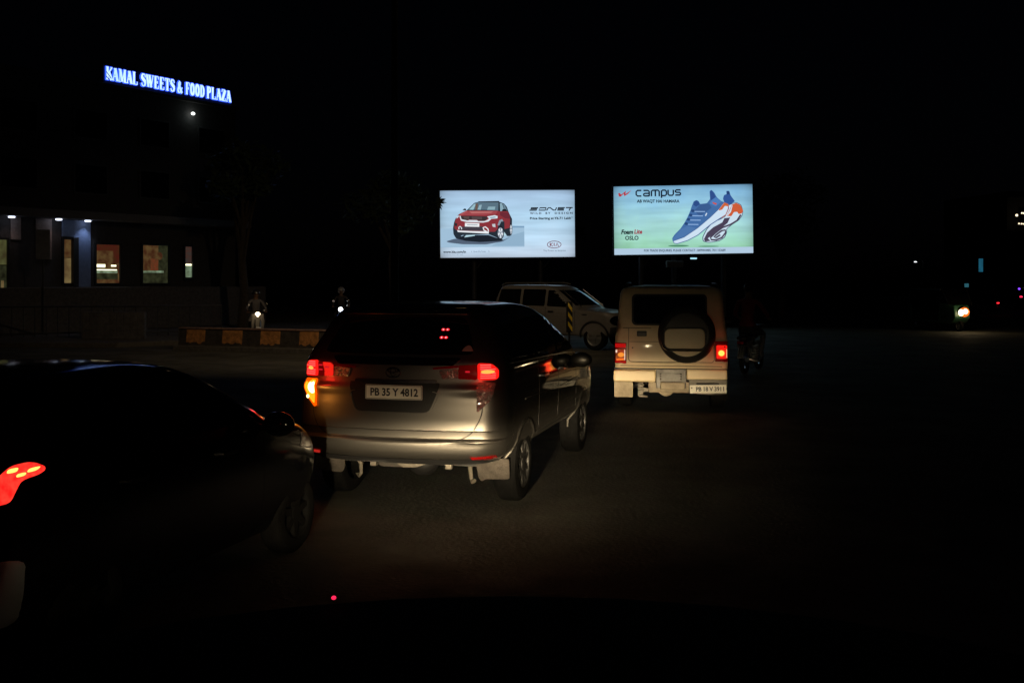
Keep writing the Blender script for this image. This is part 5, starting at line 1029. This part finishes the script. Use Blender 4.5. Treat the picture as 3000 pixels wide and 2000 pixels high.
for (px, py, d, lb) in ((2682, 767, 120, 'far street lamp, the lower left one of two white points at right'), (2771, 744.5, 120, 'far street lamp, the higher right one of two white points at right')):
    p = P(px, py, d); t = thing('street_lamp', lb, 'street lamp', (p.x+.9, p.y, 0), 0, 'distant street lamps')
    bm = BM(); tube(bm, [(0, 0, 0), (0, 0, p.z), (-.2, 0, p.z+.25), (-.75, 0, p.z+.2)], [.08, .06, .05, .04]); obj('pole', bm, STEELP, t); bm = BM(); sphere(bm, (-.9, 0, p.z), (.17, .12, .06)); obj('lamp', bm, emis('far_white', (.85, .95, 1), 2.6), t); bm = BM(); box(bm, -1.1, -.7, -.12, .12, p.z+.07, p.z+.15); obj('housing', bm, STEELP, t, bevel=.03)
# far building with rows of little lamps
p = P(2950, 700, 85); fbld = thing('apartment_building', 'dark far building at the right edge dotted with small warm lamps', 'building', (p.x, p.y, 0), R(6))
wallm = mat('unlit_wall', (.012, .011, .01), .9)  # night darkness put into the wall colour, so the lamps barely show on it
bm = BM(); box(bm, 0, 14, 0, 10, 0, 9.4); obj('wall', bm, wallm, fbld)
bm = BM()
for zz in (3.2, 6.0, 8.8): box(bm, -.3, 14, -1.0, -.002, zz, zz+.15)
obj('balcony', bm, wallm, fbld)
bm = BM()
for i in range(5):
    for zz in (1.0, 3.9, 6.7): box(bm, 1.0+2.6*i, 2.2+2.6*i, -.03, .01, zz, zz+1.4)
obj('windows', bm, GLASS, fbld)
fl = emis('far_warm', (1, .82, .55), 1.6)
def dots(lst, r=.07, nm='lamp'):
    for px, py in lst:
        q = P(px, py, 85); lo = Matrix.Rotation(-R(6), 4, 'Z') @ (q-Vector((p.x, p.y, 0))); bm = BM(); sphere(bm, (lo.x, -1.06, lo.z), r, n=10); obj(nm, bm, fl, fbld)
dots([(2988, 603.5), (2993, 603.5), (2999, 604)]); dots([(2973, 626.5), (2979, 627), (2985.5, 627)]); dots([(2964, 657), (2972, 657.5), (2979.5, 658), (2987, 658)]); dots([(2957, 633)], .11)

# ================================================================== TREES (dark, behind)
LEAF = mat('leaves', (.045, .07, .03), .7, var=.4, vscale=3); BARK = mat('bark', (.07, .055, .04), .9, bump=.6, var=.3)
def tree(label, x, y, h, r, seed, squash=.8, n=1500, hc=None):
    rnd = random.Random(seed); t = thing('tree', label, 'tree', (x, y, 0), 0, 'roadside trees')
    bm = BM(); hc = hc or h-r*squash
    tube(bm, [(0, 0, 0), (.08, .02, h*.2), (-.05, .05, h*.42), (.1, 0, h*.62)], [.24, .18, .14, .08], 10)
    clumps = []
    for k in range(9):
        a_ = 2*math.pi*k/9+rnd.uniform(-.3, .3); rr = r*rnd.uniform(.35, .8); zz = hc+rnd.uniform(-.6, .75)*r*squash; e = Vector((rr*math.cos(a_), rr*math.sin(a_), zz)); b0 = Vector((0, 0, h*rnd.uniform(.3, .55)))
        tube(bm, [b0, (b0+e)/2+Vector((0, 0, .3)), e], [.08, .05, .015], 6); clumps.append((e, r*rnd.uniform(.28, .5)))
    clumps.append((Vector((0, 0, hc+r*squash*.7)), r*.4)); obj('trunk', bm, BARK, t)
    bm = BM()
    for k in range(n):
        c, cr = clumps[k % len(clumps)]; v = Vector((rnd.gauss(0, 1), rnd.gauss(0, 1), rnd.gauss(0, 1))).normalized()*cr*rnd.uniform(.3, 1.1); v.z *= squash; q = c+v
        d1 = Vector((rnd.gauss(0, 1), rnd.gauss(0, 1), rnd.gauss(0, .6))).normalized(); d2 = d1.orthogonal().normalized(); l_ = rnd.uniform(.14, .26); w_ = l_*.32
        bm.faces.new([bm.verts.new(x_) for x_ in (q-d1*l_, q+d2*w_, q+d1*l_, q-d2*w_)])
    obj('crown', bm, LEAF, t, 0, fix=False); return t, rnd
t, rnd = tree('dark tree whose leaf tips poke over the left edge of the car billboard', -4.9, 42, 6.6, 1.75, 3, hc=5.0)
# spray of pointed leaves in front of the board
bm = BM(); q0 = P(1283, 590, 42)-Vector((-4.9, 42, 0)); tube(bm, [Vector((-.9, 0, 4.6)), q0-Vector((.25, 0, .1)), q0], [.04, .02, .012], 6)
for k in range(15):
    a_ = R(-75+150*k/14+rnd.uniform(-6, 6)); l_ = rnd.uniform(.24, .42); c = q0+Vector((rnd.uniform(-.08, .08), rnd.uniform(-.1, .1), rnd.uniform(-.12, .10))); d1 = Vector((math.cos(a_), rnd.uniform(-.3, .3), math.sin(a_)*.75-.1)).normalized(); d2 = Vector((-d1.z, 0, d1.x))
    bm.faces.new([bm.verts.new(x_) for x_ in (c, c+d1*l_*.5+d2*.035, c+d1*l_, c+d1*l_*.5-d2*.035)])
obj('leaf_spray', bm, LEAF, t, 0, fix=False)
tree('dim tree standing off the right corner of the sweet shop building', -10.4, 39.5, 7.2, 1.7, 5)
tree('dark tree behind and between the two billboards', .9+1.2, 58, 7.4, 2.2, 9)
tree('dark tree right of the shoe billboard', 14.5, 55, 7.5, 2.6, 11)
